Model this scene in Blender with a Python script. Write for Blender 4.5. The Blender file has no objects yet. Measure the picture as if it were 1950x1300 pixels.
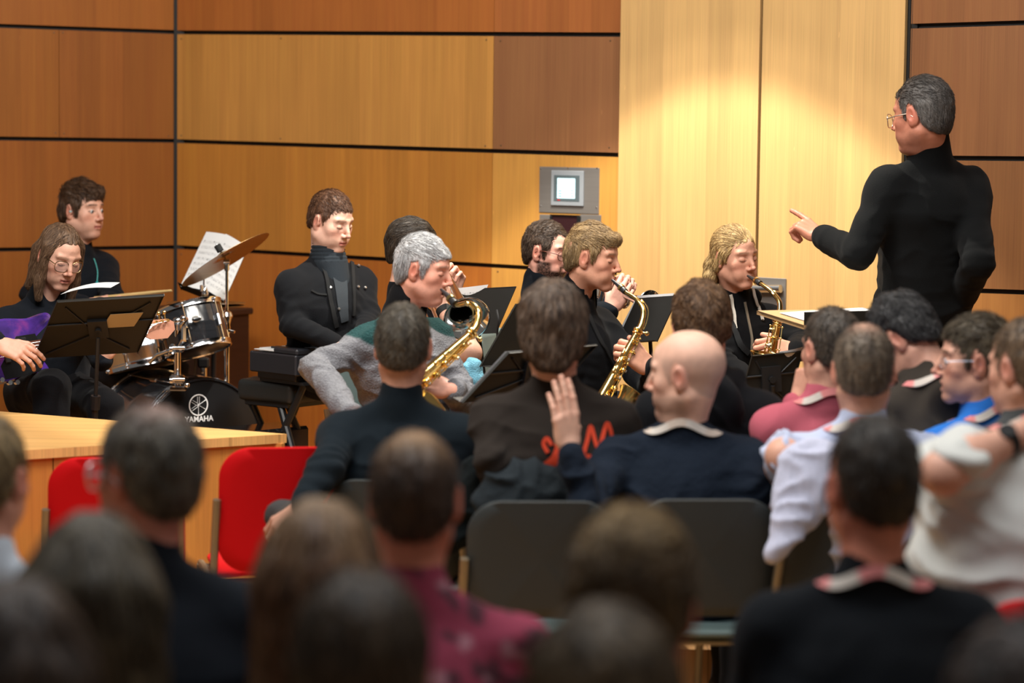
import bpy, math, random
import numpy as np
from mathutils import Vector, Matrix
from mathutils.bvhtree import BVHTree
random.seed(7); RNG = np.random.RandomState(7)
S = bpy.context.scene
COL = S.collection
R_ = math.radians
# ---------------------------------------------------------------- camera
FPX, CX, CY, CAMH = 4800.0, 975.0, 650.0, 1.8
PITCH, ROLL = math.atan(415 / 4800), 0.012
_f = Vector((0, math.cos(PITCH), -math.sin(PITCH)))
_u0 = Vector((0, math.sin(PITCH), math.cos(PITCH)))
_x = Vector((1, 0, 0))
_r = _x * math.cos(ROLL) + _u0 * math.sin(ROLL)
_u = -_x * math.sin(ROLL) + _u0 * math.cos(ROLL)
cd = bpy.data.cameras.new('camera'); cam = bpy.data.objects.new('camera', cd); COL.objects.link(cam)
m = Matrix((( _r.x, _u.x, -_f.x, 0), (_r.y, _u.y, -_f.y, 0), (_r.z, _u.z, -_f.z, CAMH), (0, 0, 0, 1)))
cam.matrix_world = m
cd.sensor_width = 36; cd.lens = FPX / 1950 * 36
cd.clip_start = .1; cd.clip_end = 100
cd.dof.use_dof = True; cd.dof.focus_distance = 9.4; cd.dof.aperture_fstop = 2.15
S.camera = cam
S.view_settings.view_transform = 'Standard'; S.view_settings.look = 'None'
S.view_settings.gamma = 1; S.view_settings.use_curve_mapping = False
S.view_settings.exposure = 0.28
S.cycles.max_bounces = 6; S.cycles.diffuse_bounces = 3; S.cycles.glossy_bounces = 3
S.cycles.transmission_bounces = 4; S.cycles.transparent_max_bounces = 6
S.cycles.caustics_reflective = False; S.cycles.caustics_refractive = False
S.cycles.sample_clamp_indirect = 4

def at(x, y, Y):
    """the point seen at photo pixel x, y on the plane Y metres ahead"""
    d = _f + _r * ((x - CX) / FPX) + _u * ((CY - y) / FPX)
    t = Y / d.y
    return np.array((t * d.x, t * d.y, CAMH + t * d.z))

# ---------------------------------------------------------------- light
w = bpy.data.worlds.new('world'); S.world = w; w.use_nodes = True
w.node_tree.nodes['Background'].inputs[0].default_value = (1.0, .93, .86, 1)
w.node_tree.nodes['Background'].inputs[1].default_value = 0.10

def area(loc, aim, sx, sy, power, col):
    l = bpy.data.lights.new('ceiling_light', 'AREA'); l.shape = 'RECTANGLE'; l.size = sx; l.size_y = sy
    l.energy = power; l.color = col
    o = bpy.data.objects.new('ceiling_light', l); COL.objects.link(o)
    o.location = loc
    o.rotation_euler = (Vector(aim) - Vector(loc)).to_track_quat('-Z', 'Y').to_euler()
    return o

def spot(loc, aim, power, deg, blend, col, rad=.05):
    l = bpy.data.lights.new('spotlight', 'SPOT'); l.energy = power; l.spot_size = R_(deg); l.spot_blend = blend
    l.color = col; l.shadow_soft_size = rad
    o = bpy.data.objects.new('spotlight', l); COL.objects.link(o)
    o.location = loc
    o.rotation_euler = (Vector(aim) - Vector(loc)).to_track_quat('-Z', 'Y').to_euler()
    return o
area((-.5, 7.3, 4.6), (-1.2, 10.0, .8), 2.4, .8, 105, (1, .95, .88))
area((-1.7, 6.0, 4.6), (-.8, 9.0, 1.1), 1.6, .8, 95, (1, .96, .90))
area((1.4, 7.6, 4.8), (1.0, 9.6, .9), 1.6, .8, 32, (1, .94, .86))
area((0.2, 4.3, 4.9), (.3, 5.0, 0), 3.4, 1.6, 105, (.95, .97, 1))
spot((.17, 9.67, 3.58), (.17, 9.67, 0), 360, 76, .13, (1, .95, .84), .05)
spot((.17, 9.66, 3.60), (.17, 9.66, 0), 50, 82, .08, (1, .93, .82), .05)  # added second cone, gives the one spotlight above its faint outer halo


# ---------------------------------------------------------------- geometry helpers
def nrm(v):
    v = np.asarray(v, float); n = np.linalg.norm(v)
    return v / n if n > 1e-9 else v
def A(*v): return np.array(v, float)

def frame(z, hint=(0, 0, 1)):
    z = nrm(z); h = np.asarray(hint, float)
    if abs(np.dot(z, nrm(h))) > .97: h = A(1, 0, 0) if abs(z[0]) < .9 else A(0, 1, 0)
    x = nrm(np.cross(h, z)); y = np.cross(z, x)
    return np.stack([x, y, z], 1)          # columns

class MB:
    def __init__(s): s.v = []; s.f = []; s.c = []; s.n = 0; s.uv = []
    def add(s, v, f, col=(1, 1, 1)):
        v = np.asarray(v, float).reshape(-1, 3)
        c = np.asarray(col, float)
        if c.ndim == 1: c = np.tile(c[:3], (len(v), 1))
        f = [np.asarray(q) for q in ([f] if isinstance(f, np.ndarray) else f)]
        for q in f:
            if q.ndim == 1: q = q[None]
            if len(q): s.f.append(q.astype(np.int64) + s.n)
        s.v.append(v); s.c.append(c); s.n += len(v)
        return s
    def box(s, c, size, R=None, col=(1, 1, 1), bev=0.0):
        hx, hy, hz = [q / 2 for q in size]
        b = min(bev, hx * .9, hy * .9, hz * .9)
        if b <= 0:
            v = A(*[(sx * hx, sy * hy, sz * hz) for sx in (-1, 1) for sy in (-1, 1) for sz in (-1, 1)])
            f = np.array([(0, 1, 3, 2), (4, 6, 7, 5), (0, 4, 5, 1), (2, 3, 7, 6), (0, 2, 6, 4), (1, 5, 7, 3)])
            fs = [f]
        else:
            v = []; ix = {}
            for sx in (-1, 1):
                for sy in (-1, 1):
                    for sz in (-1, 1):
                        for a in range(3):
                            p = [sx * (hx - b), sy * (hy - b), sz * (hz - b)]
                            p[a] = (sx * hx, sy * hy, sz * hz)[a]
                            ix[(sx, sy, sz, a)] = len(v); v.append(p)
            q = []; t = []
            def F(*k): return [ix[j] for j in k]
            for a in range(3):
                o1, o2 = [(1, 2), (2, 0), (0, 1)][a]
                for sg in (-1, 1):
                    def K(i, j):
                        k = [0, 0, 0]; k[a] = sg; k[o1] = i; k[o2] = j; return (k[0], k[1], k[2], a)
                    r = F(K(-1, -1), K(1, -1), K(1, 1), K(-1, 1)); q.append(r if sg > 0 else r[::-1])
                for i in (-1, 1):
                    for j in (-1, 1):
                        def K2(t_, ax):
                            k = [0, 0, 0]; k[a] = t_; k[o1] = i; k[o2] = j; return (k[0], k[1], k[2], ax)
                        r = F(K2(-1, o1), K2(1, o1), K2(1, o2), K2(-1, o2)); q.append(r if i * j < 0 else r[::-1])
            for sx in (-1, 1):
                for sy in (-1, 1):
                    for sz in (-1, 1):
                        r = F((sx, sy, sz, 0), (sx, sy, sz, 1), (sx, sy, sz, 2)); t.append(r if sx * sy * sz > 0 else r[::-1])
            v = A(*v); fs = [np.array(q), np.array(t)]
        if R is not None: v = v @ np.asarray(R).T
        return s.add(v + np.asarray(c), fs, col)
    def tube(s, pts, rad, seg=10, col=(1, 1, 1), closed=False, flat=1.0, hint=None, caps=True):
        P = np.asarray(pts, float); n = len(P)
        r = np.full(n, rad, float) if np.isscalar(rad) else np.asarray(rad, float)
        T = np.zeros_like(P)
        if closed:
            T = np.roll(P, -1, 0) - np.roll(P, 1, 0)
        else:
            T[1:-1] = P[2:] - P[:-2]; T[0] = P[1] - P[0]; T[-1] = P[-1] - P[-2]
        T /= np.linalg.norm(T, axis=1, keepdims=True) + 1e-12
        u = frame(T[0], hint if hint is not None else (0, 0, 1))[:, 1]
        V = []; a = np.arange(seg) * 2 * math.pi / seg
        for i in range(n):
            if hint is not None:
                u = np.asarray(hint, float)
            u = u - T[i] * np.dot(u, T[i]); u = nrm(u); w_ = np.cross(T[i], u)
            V.append(P[i] + r[i] * (np.outer(np.cos(a), w_) + flat * np.outer(np.sin(a), u)))
        V = np.concatenate(V)
        i = np.arange(n if closed else n - 1)[:, None] * seg; j = np.arange(seg)[None]; j2 = (j + 1) % seg
        ni = ((i + seg) % (n * seg))
        f = np.stack([i + j, i + j2, ni + j2, ni + j], -1).reshape(-1, 4)
        fs = [f]
        if caps and not closed:
            fs += [np.arange(seg)[::-1][None], (np.arange(seg) + (n - 1) * seg)[None]]
        return s.add(V, fs, col)
    def cyl(s, a, b, r1, r2=None, seg=16, col=(1, 1, 1)):
        return s.tube([a, b], [r1, r1 if r2 is None else r2], seg, col)
    def lathe(s, prof, c=(0, 0, 0), axis=(0, 0, 1), seg=32, col=(1, 1, 1), hint=(0, 1, 0)):
        """prof: list of (radius, height along the axis)"""
        R = frame(axis, hint); a = np.arange(seg) * 2 * math.pi / seg
        V = np.concatenate([np.stack([r * np.cos(a), r * np.sin(a), np.full(seg, h)], 1) for r, h in prof]) @ R.T + np.asarray(c)
        n = len(prof); i = np.arange(n - 1)[:, None] * seg; j = np.arange(seg)[None]; j2 = (j + 1) % seg
        return s.add(V, np.stack([i + j, i + j2, i + seg + j2, i + seg + j], -1).reshape(-1, 4), col)
    def ball(s, c, r, R=None, seg=16, rings=9, col=(1, 1, 1)):
        r = np.ones(3) * r; V = []
        for i in range(rings + 1):
            t = math.pi * i / rings; z = -math.cos(t); q = max(math.sin(t), 1e-4)
            a = np.arange(seg) * 2 * math.pi / seg
            V.append(np.stack([q * np.cos(a), q * np.sin(a), np.full(seg, z)], 1))
        V = np.concatenate(V) * r
        if R is not None: V = V @ np.asarray(R).T
        i = np.arange(rings)[:, None] * seg; j = np.arange(seg)[None]; j2 = (j + 1) % seg
        return s.add(V + np.asarray(c), np.stack([i + j, i + j2, i + seg + j2, i + seg + j], -1).reshape(-1, 4), col)
    def torus(s, c, R0, r, axis=(0, 0, 1), seg=36, sub=8, col=(1, 1, 1), flat=1.0):
        F_ = frame(axis); a = np.arange(seg) * 2 * math.pi / seg
        P = np.asarray(c) + R0 * (np.outer(np.cos(a), F_[:, 0]) + np.outer(np.sin(a), F_[:, 1]))
        return s.tube(P, r, sub, col, closed=True, hint=F_[:, 2], flat=flat)
    def slab(s, P, th, n=None, col=(1, 1, 1)):
        """a polygon P (k x 3) given thickness th along its normal"""
        P = np.asarray(P, float); k = len(P)
        nn = nrm(np.cross(P[1] - P[0], P[2] - P[0])) if n is None else nrm(n)
        V = np.concatenate([P, P - nn * th]); i = np.arange(k); j = (i + 1) % k
        return s.add(V, [i[None], (i[::-1] + k)[None], np.stack([j, i, i + k, j + k], 1)], col)
    def build(s, name, mat, parent=None, smooth=True, origin=None, sharp=35):
        V = np.concatenate(s.v); C = np.concatenate(s.c)
        me = bpy.data.meshes.new(name)
        o0 = np.zeros(3)
        if parent is not None: o0 = np.array(parent.get('_o', (0, 0, 0)))
        elif origin is not None: o0 = np.asarray(origin, float)
        V = V - o0
        me.vertices.add(len(V)); me.vertices.foreach_set('co', V.astype(np.float32).ravel())
        tot = np.concatenate([np.full(len(q), q.shape[1]) for q in s.f])
        idx = np.concatenate([q.ravel() for q in s.f])
        st = np.concatenate([[0], np.cumsum(tot)[:-1]])
        me.loops.add(len(idx)); me.loops.foreach_set('vertex_index', idx.astype(np.int32))
        me.polygons.add(len(tot)); me.polygons.foreach_set('loop_start', st.astype(np.int32))
        me.polygons.foreach_set('loop_total', tot.astype(np.int32))
        me.polygons.foreach_set('use_smooth', np.full(len(tot), smooth))
        at_ = me.color_attributes.new('Col', 'FLOAT_COLOR', 'POINT')
        at_.data.foreach_set('color', np.concatenate([C, np.ones((len(C), 1))], 1).astype(np.float32).ravel())
        if s.uv:
            uvl = me.uv_layers.new(name='UVMap'); UV = np.concatenate(s.uv)
            uvl.data.foreach_set('uv', UV[idx].astype(np.float32).ravel())
        me.update(calc_edges=True); me.validate()
        if smooth and sharp:
            me.set_sharp_from_angle(angle=R_(sharp))
        me.materials.append(mat)
        o = bpy.data.objects.new(name, me); COL.objects.link(o)
        if parent is not None:
            o.parent = parent
            pw = parent.get('_o')
            o['_o'] = tuple(o0)
        else:
            o.location = o0; o['_o'] = tuple(o0)
        return o

def thing(name, label, cat, loc, group=None):
    o = bpy.data.objects.new(name, None); COL.objects.link(o)
    o.location = loc; o['_o'] = tuple(float(q) for q in loc)
    o.empty_display_size = .05
    return tag(o, label, cat, group)
def tag(o, label=None, cat=None, group=None, kind=None):
    if label: o['label'] = label
    if cat: o['category'] = cat
    if group: o['group'] = group
    if kind: o['kind'] = kind
    return o
def copy_tree(o, parent=None):
    c = o.copy(); COL.objects.link(c)
    if parent is not None:
        c.parent = parent
    for ch in list(o.children): copy_tree(ch, c)
    return c

def bez(pts, n=8):
    """Catmull-Rom through the points"""
    P = [np.asarray(p, float) for p in pts]; P = [2 * P[0] - P[1]] + P + [2 * P[-1] - P[-2]]
    out = []
    for i in range(1, len(P) - 2):
        for k in range(n):
            t = k / n
            out.append(.5 * ((2 * P[i]) + (-P[i - 1] + P[i + 1]) * t + (2 * P[i - 1] - 5 * P[i] + 4 * P[i + 1] - P[i + 2]) * t * t
                             + (-P[i - 1] + 3 * P[i] - 3 * P[i + 1] + P[i + 2]) * t ** 3))
    out.append(P[-2]); return np.array(out)
def lerp(vals, n):
    return np.interp(np.linspace(0, 1, n), np.linspace(0, 1, len(vals)), vals)

# value noise
def _h(i, j, k, s):
    n = (i * 374761393 + j * 668265263 + k * 2147483647 + s * 974634777) & 0xffffffff
    n = ((n ^ (n >> 13)) * 1274126177) & 0xffffffff
    return ((n ^ (n >> 16)) & 0xffff) / 65535.0
def vnoise(P, seed=0):
    P = np.asarray(P, float); I = np.floor(P).astype(np.int64); f = P - I; f = f * f * (3 - 2 * f)
    r = 0
    for a in (0, 1):
        for b in (0, 1):
            for c in (0, 1):
                w_ = (f[..., 0] if a else 1 - f[..., 0]) * (f[..., 1] if b else 1 - f[..., 1]) * (f[..., 2] if c else 1 - f[..., 2])
                r = r + w_ * _h(I[..., 0] + a, I[..., 1] + b, I[..., 2] + c, seed)
    return r

# ---------------------------------------------------------------- smooth solids (distance fields turned into meshes)
class Field:
    def __init__(s, lo, hi, h):
        s.lo = np.asarray(lo, float); s.h = h
        n = np.maximum(np.ceil((np.asarray(hi, float) - s.lo) / h).astype(int) + 1, 4)
        s.a = np.full(n, .2, np.float32)
    def _put(s, fn, lo, hi, k, op):
        pad = k + 2.5 * s.h
        i0 = np.maximum(np.floor((lo - pad - s.lo) / s.h).astype(int), 0)
        i1 = np.minimum(np.ceil((hi + pad - s.lo) / s.h).astype(int) + 1, s.a.shape)
        if (i1 <= i0).any(): return s
        g = [(s.lo[q] + np.arange(i0[q], i1[q]) * s.h).astype(np.float32) for q in range(3)]
        P = np.stack(np.meshgrid(*g, indexing='ij'), -1)
        d = fn(P).astype(np.float32)
        sl = tuple(slice(i0[q], i1[q]) for q in range(3)); a = s.a[sl]
        if op == 'u':
            m_ = np.minimum(a, d)
            if k > 0: m_ = m_ - np.maximum(k - np.abs(a - d), 0) ** 2 / (4 * k)
        else:
            m_ = np.maximum(a, -d)
            if k > 0: m_ = m_ + np.maximum(k - np.abs(a + d), 0) ** 2 / (4 * k)
        s.a[sl] = m_
        return s
    def ell(s, c, r, k=.01, R=None, op='u'):
        c = np.asarray(c, np.float32); r = np.asarray(r, np.float32)
        e = r if R is None else np.abs(np.asarray(R)) @ r
        Rm = None if R is None else np.asarray(R, np.float32)
        def fn(P):
            q = P - c
            if Rm is not None: q = q @ Rm
            k0 = np.sqrt(((q / r) ** 2).sum(-1)); k1 = np.sqrt(((q / (r * r)) ** 2).sum(-1)) + 1e-6
            return k0 * (k0 - 1) / k1
        return s._put(fn, c - e, c + e, k, op)
    def cone(s, a, b, ra, rb=None, k=.01, op='u', sq=None):
        """tapered capsule; sq = (unit axis, factor) flattens it along that axis"""
        rb = ra if rb is None else rb
        a = np.asarray(a, np.float32); b = np.asarray(b, np.float32); ba = b - a; L = float((ba * ba).sum()) + 1e-9
        def fn(P):
            pa = P - a; t = np.clip((pa @ ba) / L, 0, 1)
            q = pa - t[..., None] * ba
            if sq is not None:
                ax = np.asarray(sq[0], np.float32); c_ = q @ ax
                l = np.sqrt(np.maximum((q * q).sum(-1) + c_ * c_ * (sq[1] ** 2 - 1), 0))
            else:
                l = np.sqrt((q * q).sum(-1))
            return l - (ra + (rb - ra) * t)
        m_ = max(ra, rb)
        return s._put(fn, np.minimum(a, b) - m_, np.maximum(a, b) + m_, k, op)
    def chain(s, pts, rad, k=.01, kk=.004, op='u'):
        for i in range(len(pts) - 1):
            s.cone(pts[i], pts[i + 1], rad[i], rad[i + 1], k if i == 0 else kk, op)
        return s
    def rbox(s, c, hs, r, k=.01, R=None, op='u'):
        c = np.asarray(c, np.float32); hs = np.asarray(hs, np.float32); Rm = None if R is None else np.asarray(R, np.float32)
        e = hs + r if R is None else np.abs(np.asarray(R)) @ (hs + r)
        def fn(P):
            q = P - c
            if Rm is not None: q = q @ Rm
            q = np.abs(q) - hs
            return np.sqrt((np.maximum(q, 0) ** 2).sum(-1)) + np.minimum(q.max(-1), 0) - r
        return s._put(fn, c - e, c + e, k, op)
    def full(s, fn, k, op):
        return s._put(fn, s.lo, s.lo + np.array(s.a.shape) * s.h, k, op)
    def mesh(s):
        a = s.a.copy()
        for ax in range(3):
            sl = [slice(None)] * 3
            sl[ax] = 0; a[tuple(sl)] = np.maximum(a[tuple(sl)], .01)
            sl[ax] = -1; a[tuple(sl)] = np.maximum(a[tuple(sl)], .01)
        ins = a < 0; nx, ny, nz = a.shape
        offs = [(i, j, k) for i in (0, 1) for j in (0, 1) for k in (0, 1)]
        cnt = np.zeros((nx - 1, ny - 1, nz - 1), np.int8)
        for i, j, k in offs: cnt += ins[i:nx - 1 + i, j:ny - 1 + j, k:nz - 1 + k]
        act = (cnt > 0) & (cnt < 8)
        idx = np.full(cnt.shape, -1, np.int64); ijk = np.argwhere(act); idx[act] = np.arange(len(ijk))
        vals = np.stack([a[ijk[:, 0] + i, ijk[:, 1] + j, ijk[:, 2] + k] for i, j, k in offs], 1)
        acc = np.zeros((len(ijk), 3)); n = np.zeros(len(ijk)); O = np.array(offs, float)
        for e0 in range(8):
            for e1 in range(e0 + 1, 8):
                if np.abs(O[e0] - O[e1]).sum() != 1: continue
                v0, v1 = vals[:, e0], vals[:, e1]; m_ = (v0 < 0) != (v1 < 0)
                t = np.where(m_, v0 / np.where(m_, v0 - v1, 1), 0)
                acc += np.where(m_[:, None], O[e0] + t[:, None] * (O[e1] - O[e0]), 0); n += m_
        V = s.lo + (ijk + acc / n[:, None]) * s.h
        fs = []
        x = ins[:-1, 1:-1, 1:-1], ins[1:, 1:-1, 1:-1]
        for ax in range(3):
            sl0 = [slice(1, -1)] * 3; sl1 = [slice(1, -1)] * 3
            sl0[ax] = slice(0, -1); sl1[ax] = slice(1, None)
            i0, i1 = ins[tuple(sl0)], ins[tuple(sl1)]
            for fl in (0, 1):
                p = np.argwhere((i0 & ~i1) if fl == 0 else (~i0 & i1))
                if not len(p): continue
                o1, o2 = [(1, 2), (2, 0), (0, 1)][ax]
                base = p.copy(); q = []
                for d1, d2 in ((0, 0), (1, 0), (1, 1), (0, 1)):
                    c = base.copy(); c[:, o1] += d1; c[:, o2] += d2
                    q.append(idx[c[:, 0], c[:, 1], c[:, 2]])
                q = np.stack(q, 1)
                fs.append(q if fl == 0 else q[:, ::-1])
        return V, np.concatenate(fs)

def vnormals(V, F4):
    n = np.zeros_like(V)
    fn = np.cross(V[F4[:, 2]] - V[F4[:, 0]], V[F4[:, 3]] - V[F4[:, 1]])
    for k in range(4): 
        for ax in range(3): n[:, ax] += np.bincount(F4[:, k], fn[:, ax], len(V))
    return n / (np.linalg.norm(n, axis=1, keepdims=True) + 1e-12)

# ---------------------------------------------------------------- materials
MATS = {}
def mat(name, col=(.5, .5, .5), rough=.6, metal=0, attr=False, bump=None, sheen=0, spec=.5, noise=None, coat=0, emit=None, trans=0, ior=1.45, alpha=None):
    if name in MATS: return MATS[name]
    M = bpy.data.materials.new(name); M.use_nodes = True; nt = M.node_tree; b = nt.nodes['Principled BSDF']
    N = nt.nodes.new; L = nt.links.new
    b.inputs['Base Color'].default_value = (*col, 1); b.inputs['Roughness'].default_value = rough
    b.inputs['Metallic'].default_value = metal; b.inputs['Specular IOR Level'].default_value = spec
    b.inputs['Coat Weight'].default_value = coat; b.inputs['Coat Roughness'].default_value = .08
    b.inputs['IOR'].default_value = ior
    b.inputs['Transmission Weight'].default_value = trans
    if sheen: b.inputs['Sheen Weight'].default_value = sheen
    if emit: b.inputs['Emission Color'].default_value = (*emit[0], 1); b.inputs['Emission Strength'].default_value = emit[1]
    src = None
    if attr:
        a = N('ShaderNodeAttribute'); a.attribute_name = 'Col'; src = a.outputs['Color']
    tc = N('ShaderNodeTexCoord')
    if noise:                                  # (scale xyz, strength)
        mp = N('ShaderNodeMapping'); L(tc.outputs['Object'], mp.inputs[0]); mp.inputs['Scale'].default_value = noise[0]
        nz = N('ShaderNodeTexNoise'); L(mp.outputs[0], nz.inputs['Vector']); nz.inputs['Scale'].default_value = 1; nz.inputs['Detail'].default_value = 4
        mr = N('ShaderNodeMapRange'); L(nz.outputs[0], mr.inputs[0]); mr.inputs[1].default_value = .25; mr.inputs[2].default_value = .75
        mr.inputs[3].default_value = 1 - noise[1]; mr.inputs[4].default_value = 1 + noise[1]
        mx = N('ShaderNodeVectorMath'); mx.operation = 'SCALE'
        if src: L(src, mx.inputs[0])
        else: mx.inputs[0].default_value = col
        L(mr.outputs[0], mx.inputs['Scale']); src = mx.outputs[0]
    if src: L(src, b.inputs['Base Color'])
    if bump:                                   # (scale, strength, distance)
        mp = N('ShaderNodeMapping'); L(tc.outputs['Object'], mp.inputs[0])
        sc = bump[0] if not np.isscalar(bump[0]) else (bump[0],) * 3
        mp.inputs['Scale'].default_value = sc
        nz = N('ShaderNodeTexNoise'); L(mp.outputs[0], nz.inputs['Vector']); nz.inputs['Scale'].default_value = 1; nz.inputs['Detail'].default_value = 3
        bp = N('ShaderNodeBump'); L(nz.outputs[0], bp.inputs['Height']); bp.inputs['Strength'].default_value = bump[1]; bp.inputs['Distance'].default_value = bump[2]
        L(bp.outputs[0], b.inputs['Normal'])
    if alpha is not None: b.inputs['Alpha'].default_value = alpha
    MATS[name] = M
    return M
SKIN = mat('skin', rough=.48, attr=True, bump=(260, .25, .002), noise=((55, 55, 55), .07), spec=.4)
HAIR = mat('hair', rough=.42, attr=True, noise=((160, 160, 40), .35), bump=((500, 500, 120), .6, .003), spec=.45)
EYE = mat('eye', rough=.12, attr=True, spec=.6)
def cloth(name, **k):
    k.setdefault('rough', .88); k.setdefault('bump', (420, .5, .003)); k.setdefault('spec', .12); k.setdefault('sheen', .03)
    return mat(name, attr=True, **k)
COTTON = cloth('cotton_cloth')
KNIT = cloth('knitted_wool', bump=(170, .9, .006), noise=((120, 120, 120), .22))
FLEECE = cloth('fleece_cloth', bump=(60, .6, .006), sheen=.02)
STRIPE = cloth('striped_cotton', noise=((70, 70, 8), .10))
CHROME = mat('chrome', (.82, .83, .85), .12, 1)
STEEL = mat('brushed_steel', (.55, .56, .58), .32, 1, noise=((3, 3, 300), .08))
SILVER = mat('silver_plate', (.85, .85, .83), .1, 1)
BRASS = mat('gold_lacquer_brass', (.86, .58, .20), .17, 1)
BRASSK = mat('gold_lacquer_key', (.92, .68, .28), .2, 1)
CYMB = mat('cymbal_bronze', (.40, .26, .12), .36, 1, noise=((8, 8, 300), .15))
BLACKM = mat('black_metal', (.012, .012, .013), .4, .0, spec=.5)
BLACKP = mat('black_plastic', (.02, .02, .022), .38, spec=.5)
BLACKG = mat('gloss_black_lacquer', (.008, .008, .009), .12, spec=.6, coat=.5)
PAPER = mat('white_paper', (.82, .82, .80), .8)
WHITE = mat('white_marking', (.85, .85, .85), .6)
RUBBER = mat('black_rubber', (.015, .015, .015), .75)
LEATHER = mat('black_leatherette', (.02, .021, .02), .45, bump=(90, .2, .002))

# ---------------------------------------------------------------- people
def srgb(r, g, b):
    f = lambda c: (c / 255 / 12.92) if c / 255 <= .04045 else ((c / 255 + .055) / 1.055) ** 2.4
    return (f(r), f(g), f(b))
def mixc(c, target, w_):
    return c + (np.asarray(target) - c) * np.clip(w_, 0, 1)[:, None]
def sst(x, a, b):
    t = np.clip((x - a) / (b - a), 0, 1); return t * t * (3 - 2 * t)

def head_mesh(fp, h, neck, chest):
    """face and neck in head space: x to the person's right, y forward, z up, origin mid-head"""
    g = fp.get
    jw, fat, ns = g('jaw', 1.0), g('fat', 0.0), g('nose', 1.0)
    lo = np.minimum(A(-.10, -.125, -.135), np.minimum(neck, chest) - .075); hi = A(.10, .135, .13)
    hi = np.maximum(hi, np.maximum(neck, chest) + .075)
    F_ = Field(lo, hi, h)
    F_.ell((0, -.014, .030), (.0745, .0945, .086), 0)
    F_.ell((0, .026, -.012), (.0615 + fat * .006, .064, .088), .02)
    F_.ell((0, .024, -.064), (.050 * jw + fat * .012, .052, .044), .028)
    for s in (-1, 1):
        F_.cone((s * (.049 * jw + fat * .008), .000, -.056), (s * .016, .066, -.100), .017 + fat * .006, .014, .024)
    F_.ell((0, .073, -.100), (.021 * jw, .015, .014), .018)
    if fat: F_.ell((0, .035, -.105), (.035, .035, .022 + fat * .01), .02)
    F_.cone((0, .016, .062), (0, .056, .052), .036, .026, .03)
    for s in (-1, 1):
        F_.ell((s * .041, .054, -.022), (.021 + fat * .004, .019, .019 + fat * .004), .022)
        F_.ell((s * .030, .062, -.060), (.018 + fat * .006, .018, .022), .022)
        F_.cone((s * .010, .0835, .028), (s * .044, .070, .027), .0085, .0075, .014)
        F_.ell((s * .031, .099, .004), (.0195, .0185, .0140), .012, op='s')
    if g('eyes', 'open') == 'open':
        for s in (-1, 1):
            F_.ell((s * .031, .0715, .001), (.0150, .0135, .0135), .004)
            F_.ell((s * .031, .0900, -.0005), (.0125, .012, .0034), .0012, op='s')
    else:
        for s in (-1, 1):
            F_.ell((s * .031, .0720, .001), (.0150, .0140, .0130), .004)
    # nose
    F_.cone((0, .080, .020), (0, .097 + .006 * ns, -.016), .0085, .0085, .014)
    F_.ell((0, .0985 + .009 * ns, -.030), (.0105, .0115, .0095), .008)
    for s in (-1, 1):
        F_.ell((s * .0125, .0945, -.0355), (.0078, .0105, .0075), .007)
        F_.ell((s * .0068, .101, -.0435), (.0038, .0050, .0045), .003, op='s')
    # mouth
    F_.ell((0, .070, -.064), (.030, .0205, .025), .016)
    op = g('mouth', 'closed')
    if op == 'pucker':
        F_.ell((0, .0915, -.0655), (.0135, .0085, .0105), .008)
        for s in (-1, 1): F_.ell((s * .034, .064, -.058), (.017, .016, .018), .015)
    elif op == 'open':
        F_.chain([(-.023, .080, -.064), (-.010, .0905, -.0575), (0, .091, -.0590), (.010, .0905, -.0575), (.023, .080, -.064)], [.003, .0048, .0045, .0048, .003], .004)
        F_.chain([(-.021, .079, -.066), (-.009, .0875, -.0790), (.009, .0875, -.0790), (.021, .079, -.066)], [.003, .0055, .0055, .003], .004)
        F_.ell((0, .094, -.0685), (.015, .016, .0068), .003, op='s')
    else:
        F_.chain([(-.024, .080, -.0655), (-.009, .0900, -.0605), (0, .0905, -.0618), (.009, .0900, -.0605), (.024, .080, -.0655)], [.0028, .0045, .0042, .0045, .0028], .004)
        F_.chain([(-.022, .079, -.0680), (-.008, .0880, -.0730), (.008, .0880, -.0730), (.022, .079, -.0680)], [.003, .0056, .0056, .003], .004)
        F_.cone((-.024, .0905, -.0668), (.024, .0905, -.0668), .0012, .0012, .003, op='s')
    # ears
    for s in (-1, 1):
        Re = np.array(Matrix.Rotation(s * -.38, 3, 'Z') @ Matrix.Rotation(-.18, 3, 'X'))
        F_.ell((s * .0765, -.010, -.004), (.0085, .0195, .0320), .005, Re)
        F_.ell((s * .0745, -.004, -.028), (.008, .011, .012), .005)
        F_.ell((s * .0865, -.005, .000), (.0065, .0105, .0190), .004, Re, op='s')
        F_.ell((s * .0780, .005, -.008), (.0055, .006, .0075), .004)
    # neck
    nk = .052 + fat * .006 if not g('thin') else .046
    F_.cone((0, -.020, -.050), neck, nk, nk * 1.02, .030)
    F_.cone(neck, chest, nk * 1.02, nk * .92, .02)
    for s in (-1, 1):
        F_.cone((s * .052, -.02, -.055), neck + (chest - neck) * .4 + A(s * .02, .03, 0), .014, .016, .02)
    V, Q = F_.mesh()
    return V, Q

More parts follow.
